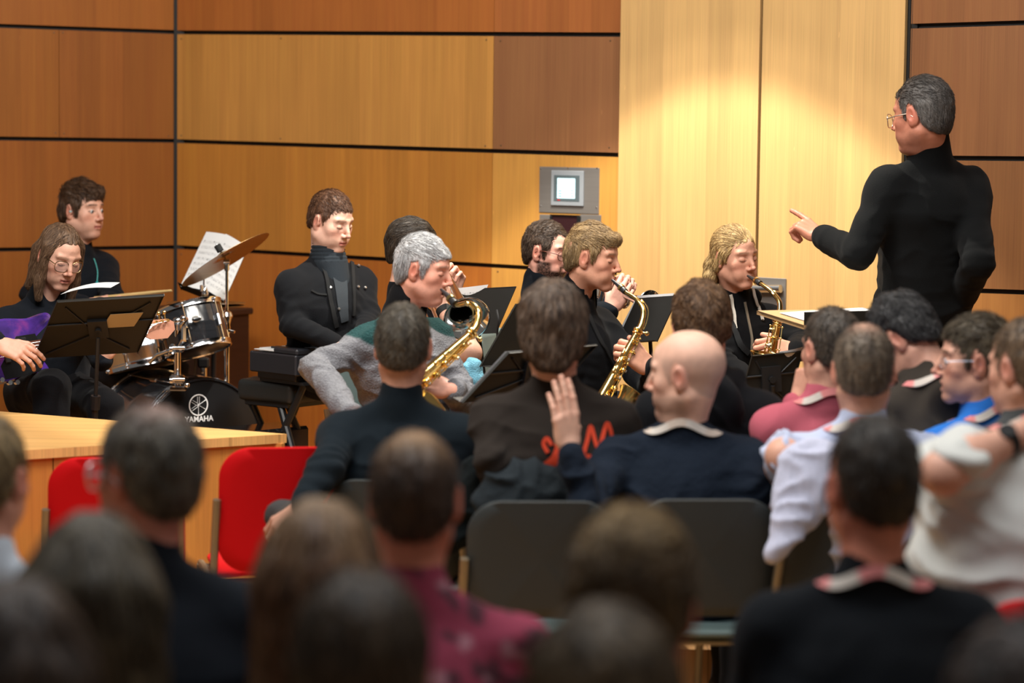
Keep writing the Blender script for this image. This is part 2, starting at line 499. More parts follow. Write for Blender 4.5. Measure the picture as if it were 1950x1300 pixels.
def face_col(V, fp):
    g = fp.get; x, y, z = np.abs(V[:, 0]), V[:, 1], V[:, 2]
    C = np.tile(np.asarray(g('skin', srgb(214, 160, 132))), (len(V), 1))
    red = np.asarray(g('red', srgb(196, 112, 92)))
    n = vnoise(V * 45, 3)
    C = C * (1 + .10 * (n[:, None] - .5))
    def blob(c, r): return np.exp(-(((V - np.asarray(c)) / np.asarray(r)) ** 2).sum(1))
    def sblob(c, r): return np.exp(-(((np.stack([x, y, z], 1) - np.asarray(c)) / np.asarray(r)) ** 2).sum(1))
    k = g('flush', 1.0)
    C = mixc(C, red, .55 * k * sblob((.042, .062, -.028), (.024, .03, .020)))
    C = mixc(C, red, .60 * k * blob((0, .108, -.032), (.016, .016, .014)))
    C = mixc(C, red, .65 * k * sblob((.083, -.012, -.002), (.016, .03, .036)))
    C = mixc(C, red, .25 * k * blob((0, .075, -.10), (.02, .03, .016)))
    hc = np.asarray(g('hair', (.05, .03, .02)))
    if g('buzz'):
        zh = hairline(x, y, dict(nape=-.075, sideburn=-.03)); C = mixc(C, hc * 1.5 + .05, g('buzz') * sst(V[:, 2] - zh, -.004, .008) * sst(.062 - V[:, 2], 0, .03) * sst(.055 - y, 0, .02))
    st = g('stubble', 0)
    if st:
        m_ = sst(-z, .042, .062) * sst(y, -.03, .0) * (1 - .6 * blob((0, .09, -.067), (.02, .03, .012)))
        m_ *= 1 - sst(-z, .118, .14) * .8
        m_ *= 1 - .5 * np.exp(-((x - .045) / .012) ** 2) * (z > -.06)
        C = mixc(C, hc * 1.1 + .01, st * m_)
    if g('beard'):
        line = -.045 - .05 * np.clip((y - .03) / .05, 0, 1) * np.clip(1 - (x - .0) / .05, 0, 1)
        jawm = sst(-z, .030, .040) * sst(y, -.012, .006) * (1 - sst(y, .045, .066) * sst(z, -.075, -.062))
        mous = np.exp(-((z + .051) / .0058) ** 2) * (x < .03) * (y > .07)
        chin = np.exp(-((z + .092) / .016) ** 2) * (x < .032) * (y > .05)
        side = np.exp(-((x - .031) / .008) ** 2) * (z < -.048) * (z > -.09) * (y > .055)
        m_ = np.maximum.reduce([jawm, mous, chin, side]) * (1 - sst(-z, .115, .135))
        m_ *= .75 + .5 * vnoise(V * 300, 5)
        C = mixc(C, hc * .8, g('beard') * m_)
    # lips
    lip = np.exp(-((z + .0665) / .0085) ** 4) * sst(.026 - x, 0, .006) * (y > .078)
    if g('mouth') == 'pucker': lip = np.exp(-(((z + .0655) / .0085) ** 2 + (x / .012) ** 2)) * (y > .09)
    C = mixc(C, g('lips', srgb(172, 88, 80)), .75 * lip)
    ln = np.exp(-((z + .0668) / .0016) ** 2) * sst(.025 - x, 0, .004) * (y > .078)
    if g('mouth', 'closed') == 'closed': C = mixc(C, (.10, .03, .025), .7 * ln)
    if g('mouth') == 'open':
        C = mixc(C, (.05, .012, .01), np.exp(-(((z + .0685) / .0062) ** 4 + (x / .0155) ** 4)) * (y > .070))
    # brows
    bz = .0285 - .10 * np.maximum(x - .030, 0) + .06 * np.minimum(x - .030, 0) * .5 + g('browz', 0)
    br = np.exp(-((z - bz) / .0042) ** 2) * sst(x, .009, .015) * (1 - sst(x, .046, .054)) * (y > .05)
    br *= .75 + .6 * vnoise(V * A(220, 220, 90), 9)
    C = mixc(C, g('brow', hc), g('browk', .85) * br)
    # lashes / lid crease
    if g('eyes', 'open') == 'open':
        e = np.exp(-((np.sqrt(((x - .031) / .0135) ** 2 + ((z + .0003) / .0048) ** 2) - 1) / .22) ** 2) * (y > .068)
        C = mixc(C, (.03, .015, .01), e * np.where(z > 0, .85, .35))
    else:
        zz = -.0055 + ((x - .031) / .0135) ** 2 * .003
        e = np.exp(-((z - zz) / .0017) ** 2) * (np.abs(x - .031) < .0145) * (y > .066)
        C = mixc(C, (.035, .018, .012), e * .9)
    cr = np.exp(-((z - (.0125 - ((x - .031) / .017) ** 2 * .004)) / .0016) ** 2) * (np.abs(x - .031) < .017) * (y > .06)
    C = mixc(C, (.16, .07, .05), cr * .35)
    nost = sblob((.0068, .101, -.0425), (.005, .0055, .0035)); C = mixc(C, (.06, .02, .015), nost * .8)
    return np.clip(C, 0, 1)

def hairline(x, y, st):
    """height of the hair's lower edge around the head"""
    ys = [-.12, -.085, -.055, -.032, -.022, .004, .014, .022, .034, .050, .064, .10]
    nb = st.get('nape', -.075); sb = st.get('sideburn', -.022); zf = st.get('zf', .062)
    zs = [nb, nb, nb + .022, -.030, .024, .036, .020, sb, sb + .03, .040, zf - .008, zf]
    return np.interp(y, ys, zs)

def hair_mesh(st, h):
    t, tt, tb = st.get('ts', .007), st.get('tt', .014), st.get('tb', .010)
    blobs = st.get('blobs', [])
    lo, hi = A(-.12, -.15, -.13), A(.12, .14, .165)
    for b in blobs:
        if len(b) == 2: lo = np.minimum(lo, np.asarray(b[0]) - b[1] - .02); hi = np.maximum(hi, np.asarray(b[0]) + b[1] + .02)
        else:
            lo = np.minimum(lo, np.minimum(b[0], b[1]) - .07); hi = np.maximum(hi, np.maximum(b[0], b[1]) + .07)
    F_ = Field(lo, hi, h)
    F_.ell((0, -.014 - (tb - .008) * .3, .030), (.0745 + t, .0945 + tb * .8, .086 + tt), 0)
    F_.ell((0, -.035, -.030), (.058 + t * .8, .052 + tb, .055), .03)
    F_.cone((0, .016, .062), (0, .054, .056), .036 + tt * .6, .026 + tt * .7, .03)
    for s in (-1, 1): F_.cone((s * .060, .018, .03), (s * .062, .016, -.02), .010 + t * .6, .006 + t * .5, .012)
    for c in st.get('top', []): F_.ell(c[0], c[1], .018)
    k = st.get('edge', .007)
    def cut(P):
        x, y, z = np.abs(P[..., 0]), P[..., 1], P[..., 2]
        zh = hairline(x, y, st)
        rec = st.get('recede', .012)
        zh = zh - np.where(y > .05, (x / .06) ** 2 * .026 - rec * np.exp(-((x - .035) / .016) ** 2), 0)
        d = (z - zh) * .8
        if 'part_cut' in st: d = np.minimum(d, st['part_cut'](P))
        return -d        # kept where positive height
    def thin(P):
        d = -cut(P); return d
    g_ = [(F_.lo[q] + np.arange(F_.a.shape[q]) * F_.h).astype(np.float32) for q in range(3)]
    Pg = np.stack(np.meshgrid(*g_, indexing='ij'), -1); hgt = cut(Pg) / .8
    F_.a += (np.clip((.024 - hgt) / .024, 0, 1) * (.0005 + .0045 * sst(Pg[..., 1], .035, .06))).astype(np.float32)      # thins out towards the hairline
    F_.full(thin, k, 's')
    for b in blobs:
        if len(b) == 2: F_.ell(b[0], b[1], .016)
        else: F_.cone(b[0], b[1], b[2], b[3], .016, sq=b[4] if len(b) > 4 else None)
    for b in st.get('carve', []): F_.ell(b[0], b[1], .01, op='s')
    V, Q = F_.mesh()
    if not len(V): return V, Q
    N_ = vnormals(V, Q)
    ph = np.arctan2(V[:, 0], -V[:, 1] - .02) * 9; fr = st.get('freq', 1.0)
    U = np.stack([ph * fr, V[:, 2] * 22, V[:, 1] * 18], 1)
    if st.get('comb', 'back') in ('back', 'fwd', 'side'):
        W = np.stack([V[:, 0] * 190 * fr, V[:, 1] * 30, V[:, 2] * 55], 1)
        if st.get('comb') == 'side': W = np.stack([V[:, 0] * 40, V[:, 1] * 190 * fr, V[:, 2] * 60], 1)
        mtop = sst(V[:, 2], .05, .09)[:, None]
        nz = vnoise(W, 4)[:, None] * mtop + vnoise(U * 2.0, 4)[:, None] * (1 - mtop)
    else:
        nz = vnoise(U * 2.0, 4)[:, None]
    V = V + N_ * ((nz - .5) * st.get('amp', .007) * .75 + (vnoise(V * 40, 8)[:, None] - .5) * st.get('lump', .006))
    return V, Q

def hair_col(V, st):
    c = np.asarray(st['col']); c2 = np.asarray(st.get('col2', c * 1.6))
    nz = vnoise(np.stack([V[:, 0] * 120, V[:, 1] * 90, V[:, 2] * 16], 1), 11)
    C = c[None] * (1 - nz[:, None]) + c2[None] * nz[:, None]
    if 'tint' in st:
        for ctr, r, col, k in st['tint']:
            C = mixc(C, col, k * np.exp(-(((V - np.asarray(ctr)) / np.asarray(r)) ** 2).sum(1)) * (.6 + .8 * vnoise(V * A(150, 150, 25), 12)))
    return np.clip(C, 0, 1)

def strands(MBo, V, Q, st, n, L, rad, seed=1):
    """locks of hair laid over the hair mass"""
    rng = np.random.RandomState(seed); N_ = vnormals(V, Q)
    bv = BVHTree.FromPolygons([tuple(v) for v in V], [tuple(q) for q in Q])
    comb = st.get('comb', 'back'); lift = st.get('lift', .25)
    c = np.asarray(st['col']); c2 = np.asarray(st.get('col2', c * 1.6))
    starts = rng.choice(len(V), n); crown = A(0, -.045, .11)
    for i in starts:
        p = V[i]; nn = N_[i]
        if comb == 'down' and p[1] > .02 and p[2] > .03: d0 = A(math.copysign(1.0, p[0]), -.35, -.55)
        elif comb == 'down': d0 = A(0, 0, -1) + .35 * (p - crown) * A(8, 8, 0)
        elif comb == 'back': d0 = A(0, -1, -.25) if p[2] > .04 else A(0, -.7, -1)
        elif comb == 'fwd': d0 = A(0, 1, -.2) if p[2] > .05 else A(0, .3, -1)
        elif comb == 'side': d0 = A(st.get('sd', 1), .45, -.1) if p[2] > .06 else A(0, -.35, -1)
        else: d0 = (p - crown) * A(1, 1, 1.2)
        d0 = nrm(d0) + rng.normal(0, st.get('mess', .25), 3)
        d = nrm(d0 - nn * np.dot(d0, nn)); ll = L * rng.uniform(.6, 1.3); k = 6; P = [p - nn * .002]
        q = p.copy()
        for s_ in range(k):
            q = q + d * ll / k
            r = bv.find_nearest(Vector(q))
            if r[0] is not None:
                pn = np.array(r[0]); nn2 = np.array(r[1])
                tgt = pn + nn2 * (.001 + lift * .012 * ((s_ + 1) / k) ** 2)
                q = tgt
                grav = A(0, 0, -.30 if comb != 'radial' else -.1)
                if p[2] < .05 or comb == 'down': d = d + grav
                d = nrm(d - nn2 * np.dot(d, nn2))
            P.append(q.copy())
        rr = rad * rng.uniform(.6, 1.3)
        t = rng.uniform(0, 1); col = (c * (1 - t) + c2 * t) * rng.uniform(.8, 1.25)
        if 'tint' in st:
            col = hair_col(p[None], st)[0] * rng.uniform(.8, 1.2)
        MBo.tube(P, [rr * .7, rr, rr, rr, rr * .8, rr * .5, rr * .12], 5, np.clip(col, 0, 1), flat=.5, hint=nn)

def Rhead(head, down, roll):
    return np.array(Matrix.Rotation(-R_(head), 3, 'Z') @ Matrix.Rotation(-R_(down), 3, 'X') @ Matrix.Rotation(R_(roll), 3, 'Y'))
def Rh(head): return Rhead(head, 0, 0)

def hand_mesh(wrist, fdir, back, side, curl=(.5, .6, .7, .8), thumb=(.7, .2), spread=.06, h=.0021, sc=1.0, arm=None, point=None, bend=1.0):
    """side=+1: thumb on local +x. curl per finger 0 (straight) .. 1.6 (fist)"""
    y = nrm(fdir); z = nrm(np.asarray(back) - y * np.dot(back, y)); x = np.cross(y, z)
    M_ = np.stack([x, y, z], 1)
    P = lambda a: np.asarray(wrist) + M_ @ (np.asarray(a) * sc)
    s = side
    kx = [.0300, .0095, -.0110, -.0300]; ky = [.088, .092, .087, .078]
    Ls = [(.043, .026, .021), (.047, .029, .022), (.044, .027, .022), (.034, .021, .019)]
    Rr = [.0092, .0093, .0087, .0078]
    chains = []
    for i in range(4):
        c = curl[i]; a0 = c * .85 * bend; a1 = a0 + c * 1.05; a2 = a1 + c * .6
        sp = (1.5 - i) * spread
        p = A(s * kx[i], ky[i], 0); pts = [p]
        for L_, a in zip(Ls[i], (a0, a1, a2)):
            p = p + L_ * A(s * math.sin(sp) * math.cos(a), math.cos(a) * math.cos(sp), -math.sin(a)); pts.append(p)
        chains.append([P(q) for q in pts])
    ta, tb = thumb                # out of the palm plane angle, sideways angle
    t0 = A(s * .020, .018, -.008); t1 = t0 + A(s * .026, .030, -.012 * (1 + ta))
    d1 = nrm(A(s * math.sin(tb), math.cos(tb) * math.cos(ta), -math.sin(ta) * 1.0)); t2 = t1 + d1 * .034
    d2 = nrm(d1 + A(-s * .25, 0, -.25 * ta)); t3 = t2 + d2 * .026
    tc = [P(q) for q in (t0, t1, t2, t3)]
    al = np.array([q for c in chains for q in c] + tc + [np.asarray(wrist)])
    lo, hi = al.min(0) - .03, al.max(0) + .03
    if arm is not None:
        a_end = np.asarray(wrist) + nrm(np.asarray(arm) - wrist) * .07
        lo = np.minimum(lo, a_end - .03); hi = np.maximum(hi, a_end + .03)
    F_ = Field(lo, hi, h * sc)
    F_.rbox(P((0, .050, -.004)), A(.022, .030, .002) * sc, .0105 * sc, 0, M_)
    for i in range(4):
        F_.cone(P((s * kx[i] * .45, .010, -.003)), chains[i][0], .0125 * sc, .0105 * sc, .010)
    F_.ell(P((s * .020, .032, -.012)), A(.015, .026, .013) * sc, .012, M_)
    F_.ell(P((-s * .022, .035, -.010)), A(.012, .028, .011) * sc, .012, M_)
    for i in range(4):
        r = Rr[i] * sc
        f2 = Field.__new__(Field)
        F_.chain(chains[i], [r * 1.12, r, r * .94, r * .84], .004, .002)
        F_.ell(chains[i][1], A(r, r, r) * 1.06, .002)
    F_.chain(tc, [.0135 * sc, .0118 * sc, .0108 * sc, .0090 * sc], .010, .004)
    w0 = P((0, .008, -.002))
    F_.cone(w0, P((0, -.012, -.001)), .024 * sc, .0225 * sc, .014, sq=(z, 1.35))
    if arm is not None: F_.cone(P((0, -.01, 0)), a_end, .0235 * sc, .028 * sc, .014)
    V, Q = F_.mesh(); tips = np.array([c[-1] for c in chains] + [tc[-1]])
    kn = np.array([c[0] for c in chains] + [c[1] for c in chains])
    return V, Q, tips, kn

def skin_col(V, skin, tips=None, kn=None, red=srgb(200, 120, 98)):
    C = np.tile(np.asarray(skin), (len(V), 1)) * (1 + .10 * (vnoise(V * 60, 2)[:, None] - .5))
    for T, r, k in ((tips, .012, .45), (kn, .012, .35)):
        if T is not None:
            for t in T: C = mixc(C, red, k * np.exp(-((V - t) ** 2).sum(1) / r ** 2))
    return C

def folds(V, N_, amp, f, seed, dirs=None):
    n1 = 1 - np.abs(2 * vnoise(V * A(f, f, f * 1.6) + vnoise(V * f * .8, seed + 1)[:, None] * 1.5, seed) - 1)
    n2 = vnoise(V * f * 2.7, seed + 2)
    return V + N_ * (amp * (n1 ** 2 - .35) + amp * .35 * (n2 - .5))[:, None]

def fold_rings(V, pts, amp, seed):
    """creases across a sleeve round its elbow"""
    pts = [np.asarray(p, float) for p in pts]; e = pts[1]
    d1 = nrm(pts[1] - pts[0]); d2 = nrm(pts[2] - pts[1]); axis = nrm(d1 + d2)
    r = V - e; s = r @ axis; dist = np.linalg.norm(r, axis=1)
    w_ = np.exp(-(dist / .10) ** 2) * (.25 + 1.2 * vnoise(V * 16, seed + 5))
    ph = s * 150 + 9 * vnoise(V * 11, seed) + (r @ nrm(np.cross(d1, d2) + 1e-3)) * 45
    return w_ * amp * .55 * np.sin(ph)

def person(sp):
    g = sp.get
    fz = g('floor', 0.0); px, py, D = sp['head']; sc = g('sc', 1.0)
    hc = at(px, py, D); hd, dn, rl = g('look', (0, 0, 0)); Rm = Rhead(hd, dn, rl)
    bh = g('body', hd); RB = Rh(bh); bx, by = RB[:, 0], RB[:, 1]; up = A(0, 0, 1)
    res = g('res', 1.0)
    # spine
    N0 = hc + A(0, 0, -.158 * sc) - by * g('neckback', .03) if g('neck') is None else np.asarray(g('neck'))
    stand = g('stand')
    hipz = fz + (.98 * sc if stand else g('seat', .45) + .10)
    hip = A(N0[0], N0[1], 0) - by * g('hipback', -.02) + bx * g('hipx', 0.0); hip[2] = hipz
    if g('hip') is not None: hip = np.asarray(g('hip'), float)
    su = nrm(N0 - hip); sx = nrm(bx - su * np.dot(bx, su)); sy = np.cross(su, sx); T = np.stack([sx, sy, su], 1)
    bulk = g('bulk', 1.0); L = np.linalg.norm(N0 - hip)
    sh = {}
    for s_, nm in ((1, 'R'), (-1, 'L')):
        sh[nm] = N0 - su * .098 + sx * s_ * g('shw', .156) * sc + sy * g('shf', 0.0) + su * g('sh' + nm, 0.0)
    arms = {}
    for s_, nm in ((1, 'R'), (-1, 'L')):
        a = g('arm' + nm)
        if a is None:
            el = sh[nm] - su * .27 + sx * s_ * .06 + sy * .03
            wr = hip + by * .26 + bx * s_ * .09 + up * .10
            if stand: wr = el - up * .22 + by * .1
            v_ = wr - el; wr = el + nrm(v_) * .25
        else: el, wr = np.asarray(a[0], float), np.asarray(a[1], float)
        arms[nm] = (sh[nm], el, wr)
    root = thing('person', sp['label'], 'person', (hip[0], hip[1], fz), g('group'))
    skin = np.asarray(g('skin', srgb(214, 160, 132)))
    fp = dict(sp.get('face', {})); fp.setdefault('skin', skin); fp.setdefault('hair', (g('hair') or {}).get('col', (.05, .03, .02)))
    # ---- body: head, neck, hands on one trunk
    B = MB(); hs = sc * g('hsc', 1.0)
    toL = lambda p: (np.asarray(p) - hc) @ Rm / hs
    hh = (.0025 if g('fine') else .0042) * res
    nkw = N0 + su * .01 - sy * .004; chw = N0 - su * .045 - sy * .004
    V, Q = head_mesh(fp, hh, toL(nkw), toL(chw)); C = face_col(V, fp)
    B.add(V @ Rm.T * hs + hc, Q, C)
    hF = lambda p: hc + Rm @ (np.asarray(p) * hs)
    for nm in 'RL':
        hnd = g('hand' + nm)
        S0, E0, W0 = arms[nm]; s_ = 1 if nm == 'R' else -1
        if hnd is None and not g('hide' + nm): hnd = dict(dir=W0 - E0, back=up * .8 + sx * s_ * .5, h=.004)
        if hnd:
            V, Q, tips, kn = hand_mesh(W0 + nrm(hnd.get('dir', W0 - E0)) * .012, hnd.get('dir', W0 - E0), hnd.get('back', up), s_ * hnd.get('flip', -1),
                                       hnd.get('curl', (.5, .55, .6, .65)), hnd.get('thumb', (.5, .5)), hnd.get('spread', .06),
                                       hnd.get('h', .0023), hnd.get('sc', 1.0), E0, bend=hnd.get('bend', 1.0))
            B.add(V, Q, skin_col(V, skin * g('handtone', 1.0), tips, kn))
    lo = np.minimum.reduce([hip, N0] + [p for a in arms.values() for p in a]) - .25
    hi = np.maximum.reduce([hip, N0] + [p for a in arms.values() for p in a]) + .25
    F_ = Field(lo, hi, .014)
    F_.cone(hip, N0 - su * .14, .085, .075, 0); F_.cone(N0 - su * .14, N0 - su * .02, .055, .040, .03)
    bare = g('bare', '')
    for nm in 'RL':
        S0, E0, W0 = arms[nm]
        F_.cone(N0 - su * .07, S0, .045, .04, .02); F_.cone(S0, E0, .038, .034, .02)
        if nm not in bare: F_.cone(E0, W0, .030, .018, .01)
    V, Q = F_.mesh(); B.add(V, Q, skin_col(V, skin))
    for nm in bare:
        S0, E0, W0 = arms[nm]; Fb = Field(np.minimum.reduce([S0, E0, W0]) - .07, np.maximum.reduce([S0, E0, W0]) + .07, .005)
        Fb.cone(S0, E0, .050, .044, 0); Fb.cone(E0, E0 + (W0 - E0) * .35, .046, .045, .02); Fb.cone(E0 + (W0 - E0) * .3, W0, .045, .026, .02)
        V, Q = Fb.mesh(); B.add(V, Q, skin_col(V, skin))
    B.build('body', SKIN, root)
    # ---- eyes
    if fp.get('eyes', 'open') == 'open' and g('fine'):
        gz = fp.get('gaze', (0, -.15))
        for s_ in (-1, 1):
            E_ = MB(); E_.ball((0, 0, 0), .0122, seg=24, rings=16)
            V = E_.v[0]; d = nrm(A(gz[0], 1, gz[1])); cs = V @ d / .0122
            C = np.tile((.55, .52, .50), (len(V), 1)); C = np.where((cs > .84)[:, None], fp.get('iris', (.05, .06, .07)), C)
            C = np.where((cs > .96)[:, None], (.005, .005, .005), C); E_.c[0] = C
            E_.v[0] = (V + A(s_ * .031, .0745, 0)) @ Rm.T * hs + hc
            E_.build('eye', EYE, root)
    # ---- hair
    st = g('hair')
    if st:
        V, Q = hair_mesh(st, (.0032 if g('fine') else .0048) * res)
        Hm = MB(); Hm.add(V, Q, hair_col(V, st))
        if st.get('n'): strands(Hm, V, Q, st, int(st['n'] * (1.7 if g('fine') else 1)), st.get('L', .03), st.get('r', .0016) * (.66 if g('fine') else 1), g('seed', 1))
        Hm.v = [v @ Rm.T * hs + hc for v in Hm.v]
        Hm.build('hair', HAIR, root, sharp=0)
    # ---- top
    tp = g('top'); k = .04
    lo = np.minimum.reduce([hip, N0] + [p for a in arms.values() for p in a]) - .20
    hi = np.maximum.reduce([hip, N0] + [p for a in arms.values() for p in a]) + .20
    vh = (.0065 if g('fine') else .0085) * res
    F_ = Field(lo, hi, vh)
    wst = g('waist', 1.0); sq = (sx, .74)
    F_.cone(hip - su * .02, hip + su * L * .40, .126 * bulk, .122 * bulk * wst, 0, sq=sq)
    F_.cone(hip + su * L * .40, N0 - su * .19, .122 * bulk * wst, .130 * bulk, .03, sq=sq)
    F_.cone(N0 - su * .19, N0 - su * .11, .128 * bulk, .078 * bulk, .04, sq=(sx, .62))
    for s_, nm in ((1, 'R'), (-1, 'L')):
        S0, E0, W0 = arms[nm]; ar = g('armr', 1.0)
        F_.cone(N0 - su * .13 + sx * s_ * .05, S0 - su * .012, .076 * bulk, .056 * ar, .04)
        F_.cone(N0 - su * .24 + sx * s_ * .08 * bulk, S0 + (E0 - S0) * .18, .070 * bulk, .055 * ar, .05)
        F_.cone(N0 - su * .002 + sx * s_ * .02 - sy * .02, S0 + su * .004, .034, .040, .040)
        short = tp.get('short', '')
        if nm in short:
            F_.cone(S0, S0 + (E0 - S0) * .72, .062 * ar, .062 * ar, .03)
        else:
            F_.cone(S0, E0, .056 * ar, .049 * ar, .035)
            F_.cone(E0, E0 + (W0 - E0) * tp.get('sleeve', .97), .050 * ar, .036 * ar, .012)
            if tp.get('cuff', 1): F_.cone(E0 + (W0 - E0) * .80, E0 + (W0 - E0) * .95, .041 * ar, .039 * ar, .006)
    if tp.get('hood'):
        hb = tp.get('hoodr', 1.0)
        F_.cone(N0 + sx * .075 + sy * .02 + su * .0, N0 - sy * .095 - su * .015, .034 * hb, .045 * hb, .02)
        F_.cone(N0 - sx * .075 + sy * .02 + su * .0, N0 - sy * .095 - su * .015, .034 * hb, .045 * hb, .02)
        F_.ell(N0 - sy * .105 * hb - su * .065, A(.10, .05, .09) * hb, .03, T)
    ch = tp.get('collar', .03)
    nd = nrm(hc - N0 + sy * 0)
    nk = tp.get('nkr', .062)
    F_.cone(N0 - su * .03, N0 + nd * ch * .6 - sy * .004, nk + .008, nk, .02)
    # neck opening
    F_.cone(N0 - su * .012, N0 + nd * .16, nk - .019, nk - .014, .009, op='s')
    for e in tp.get('extra', []): F_.cone(e[0], e[1], e[2], e[3], .03)
    if tp.get('open'):
        ov = tp['open']; F_.cone(N0 + sy * .07 + su * .02, N0 + sy * .15 - su * .13 * ov, .035 * ov, .012 * ov, .01, op='s')
    V, Q = F_.mesh(); N_ = vnormals(V, Q)
    fa = tp.get('fold', .006)
    far = np.linalg.norm(V - N0, axis=1); mk = sst(far, .08, .16)
    d_ = np.zeros(len(V))
    for nm in 'RL': d_ += fold_rings(V, arms[nm], fa * .8, 7)
    V2 = folds(V, N_, fa, g('foldf', 9), g('seed', 1))
    V = V + (V2 - V) * mk[:, None] + N_ * (d_ * mk)[:, None]
    shV, shQ = V, Q
    C = np.tile(np.asarray(tp['col']), (len(V), 1))
    if 'paint' in tp: C = tp['paint'](V, C, dict(N0=N0, sx=sx, sy=sy, su=su, sh=sh, arms=arms, hip=hip))
    MB().add(V, Q, C).build(tp.get('name', 'shirt'), tp.get('mat', COTTON), root, sharp=0)
    # ---- legs
    tr = g('trousers', dict(col=(.012, .013, .016)))
    kn = {}; ft = {}
    for s_, nm in ((1, 'R'), (-1, 'L')):
        hj = hip + bx * s_ * .09 * (1 if not stand else 1) - up * .02
        lg = g('leg' + nm)
        if lg is not None: K, Fo = np.asarray(lg[0], float), np.asarray(lg[1], float)
        elif stand: K = hj + by * .03 - up * .44 * sc; Fo = A(K[0], K[1], fz + .09) - by * .02
        else: K = hj + by * .42 + bx * s_ * .05 - up * .03; Fo = A(K[0], K[1], fz + .09) + by * .02
        kn[nm] = (hj, K, Fo)
    pts = [p for a in kn.values() for p in a] + [hip]
    F_ = Field(np.minimum.reduce(pts) - .16, np.maximum.reduce(pts) + .16, .011 if g('legfine') else .016)
    F_.ell(hip, A(.165, .125, .10) * bulk, 0, RB)
    for nm in 'RL':
        a, b, c = kn[nm]
        F_.cone(a, b, .092, .068, .03); F_.cone(b, c, .066, .052, .02)
    V, Q = F_.mesh(); N_ = vnormals(V, Q); V = folds(V, N_, .008, 8, 31)
    MB().add(V, Q, tr['col']).build('trousers', COTTON, root, sharp=0)
    for s_, nm in ((1, 'R'), (-1, 'L')):
        Fo = kn[nm][2]; fd = np.asarray(g('toe' + nm, by)); Rf = frame(up, fd); Rf = np.stack([np.cross(fd, up), fd, up], 1)
        F_ = Field(Fo + A(-.2, -.2, -.1), Fo + A(.2, .2, .1), .010)
        bz = Fo - up * .05
        F_.cone(bz - fd * .04, bz + fd * .13, .040, .032, 0); F_.cone(Fo + up * .01, bz, .045, .040, .02)
        F_.rbox(bz + fd * .045 - up * .028, A(.036, .12, .004), .006, .008, Rf)
        V, Q = F_.mesh(); MB().add(V, Q, g('shoecol', (.012, .012, .012))).build('shoe', LEATHER, root, sharp=0)
    # ---- extras
    if g('lanyard'):
        la = g('lanyard'); Lm = MB(); n = 44; Pn = []
        for i in range(n + 1):
            a = -math.pi * 1.25 + math.pi * 1.5 * i / n      # sweeps over the back of the neck
            q = N0 + sx * math.cos(a) * .094 + sy * (math.sin(a) * .086 - .006) + su * (.030 * max(math.sin(-a), 0) * 0 + .016 - .055 * abs(math.cos(a)) ** 2)
            if math.sin(a) > 0: q = q - su * .10 * math.sin(a) + sy * .01
            Pn.append(q)
        bvs = BVHTree.FromPolygons([tuple(v) for v in shV], [tuple(q) for q in shQ]); NN = []
        for i in range(n + 1):
            r_ = bvs.find_nearest(Vector(Pn[i] + su * .012)); Pn[i] = np.array(r_[0]) + np.array(r_[1]) * .007; NN.append(np.array(r_[1]))
        Pn = np.array(Pn); NN = np.array(NN); V = []
        for _ in range(6): Pn[1:-1] = Pn[1:-1] * .4 + (Pn[2:] + Pn[:-2]) * .3; NN[1:-1] = NN[1:-1] * .4 + (NN[2:] + NN[:-2]) * .3
        for i in range(n + 1):
            nn = nrm(NN[i] * A(1, 1, 1) + su * .12); w_ = nrm(np.cross(nn, Pn[min(i + 1, n)] - Pn[max(i - 1, 0)]))
            for a_, b_ in ((-1, -1), (1, -1), (1, 1), (-1, 1)):
                V.append(Pn[i] + w_ * .0105 * a_ + nn * .0015 * b_)
        i = np.arange(n)[:, None] * 4; j = np.arange(4)[None]; j2 = (j + 1) % 4
        Cc = np.repeat(np.array([la if (i_ // 6) % 2 else srgb(214, 205, 195) for i_ in range(n + 1)]), 4, 0)
        Lm.add(V, np.stack([i + j, i + j2, i + 4 + j2, i + 4 + j], -1).reshape(-1, 4), Cc)
        Lm.build('lanyard', COTTON, root)
    if g('glasses'):
        gl = g('glasses'); G = MB(); rr = gl.get('r', .0012); W = gl.get('w', .025); Hh = gl.get('h', .020); zc = gl.get('z', -.004)
        cc = gl.get('col', (.5, .5, .5)); yy = gl.get('y', .096)
        for s_ in (-1, 1):
            P = []
            for i in range(28):
                a = i / 28 * 2 * math.pi; e = gl.get('sq', .75)
                ca, sa = math.cos(a), math.sin(a)
                P.append(hF((s_ * .033 + W * np.sign(ca) * abs(ca) ** e, yy - .010 * abs((s_ * .033 + W * ca) / .05) ** 2, zc + Hh * np.sign(sa) * abs(sa) ** e)))
            G.tube(P, rr, 6, cc, closed=True)
            ex = hF((s_ * (.033 + W), yy - .012, zc + .006))
            G.tube([ex, hF((s_ * .073, .055, zc + .010)), hF((s_ * .0785, .005, zc + .012)), hF((s_ * .079, -.016, zc - .002))], rr * 1.2, 6, cc)
        G.tube(bez([hF((-.009, yy, zc + .004)), hF((0, yy + .004, zc + .008)), hF((.009, yy, zc + .004))], 4), rr, 6, cc)
        go = G.build('glasses', mat('glasses_frame_' + gl['name'], cc, .3, gl.get('metal', 1)), root)
        gm = mat('spectacle_lens', (.9, .95, 1), .02, spec=.5, alpha=.04)
        for s_ in (-1, 1):
            Lz = MB(); P = []
            for i in range(24):
                a = i / 24 * 2 * math.pi; e = gl.get('sq', .75); ca, sa = math.cos(a), math.sin(a)
                P.append(hF((s_ * .033 + W * np.sign(ca) * abs(ca) ** e, yy - .010 * abs((s_ * .033 + W * ca) / .05) ** 2, zc + Hh * np.sign(sa) * abs(sa) ** e)))
            Lz.slab(P, .0012); o = Lz.build('lens', gm, go, smooth=False)
            o.visible_shadow = True
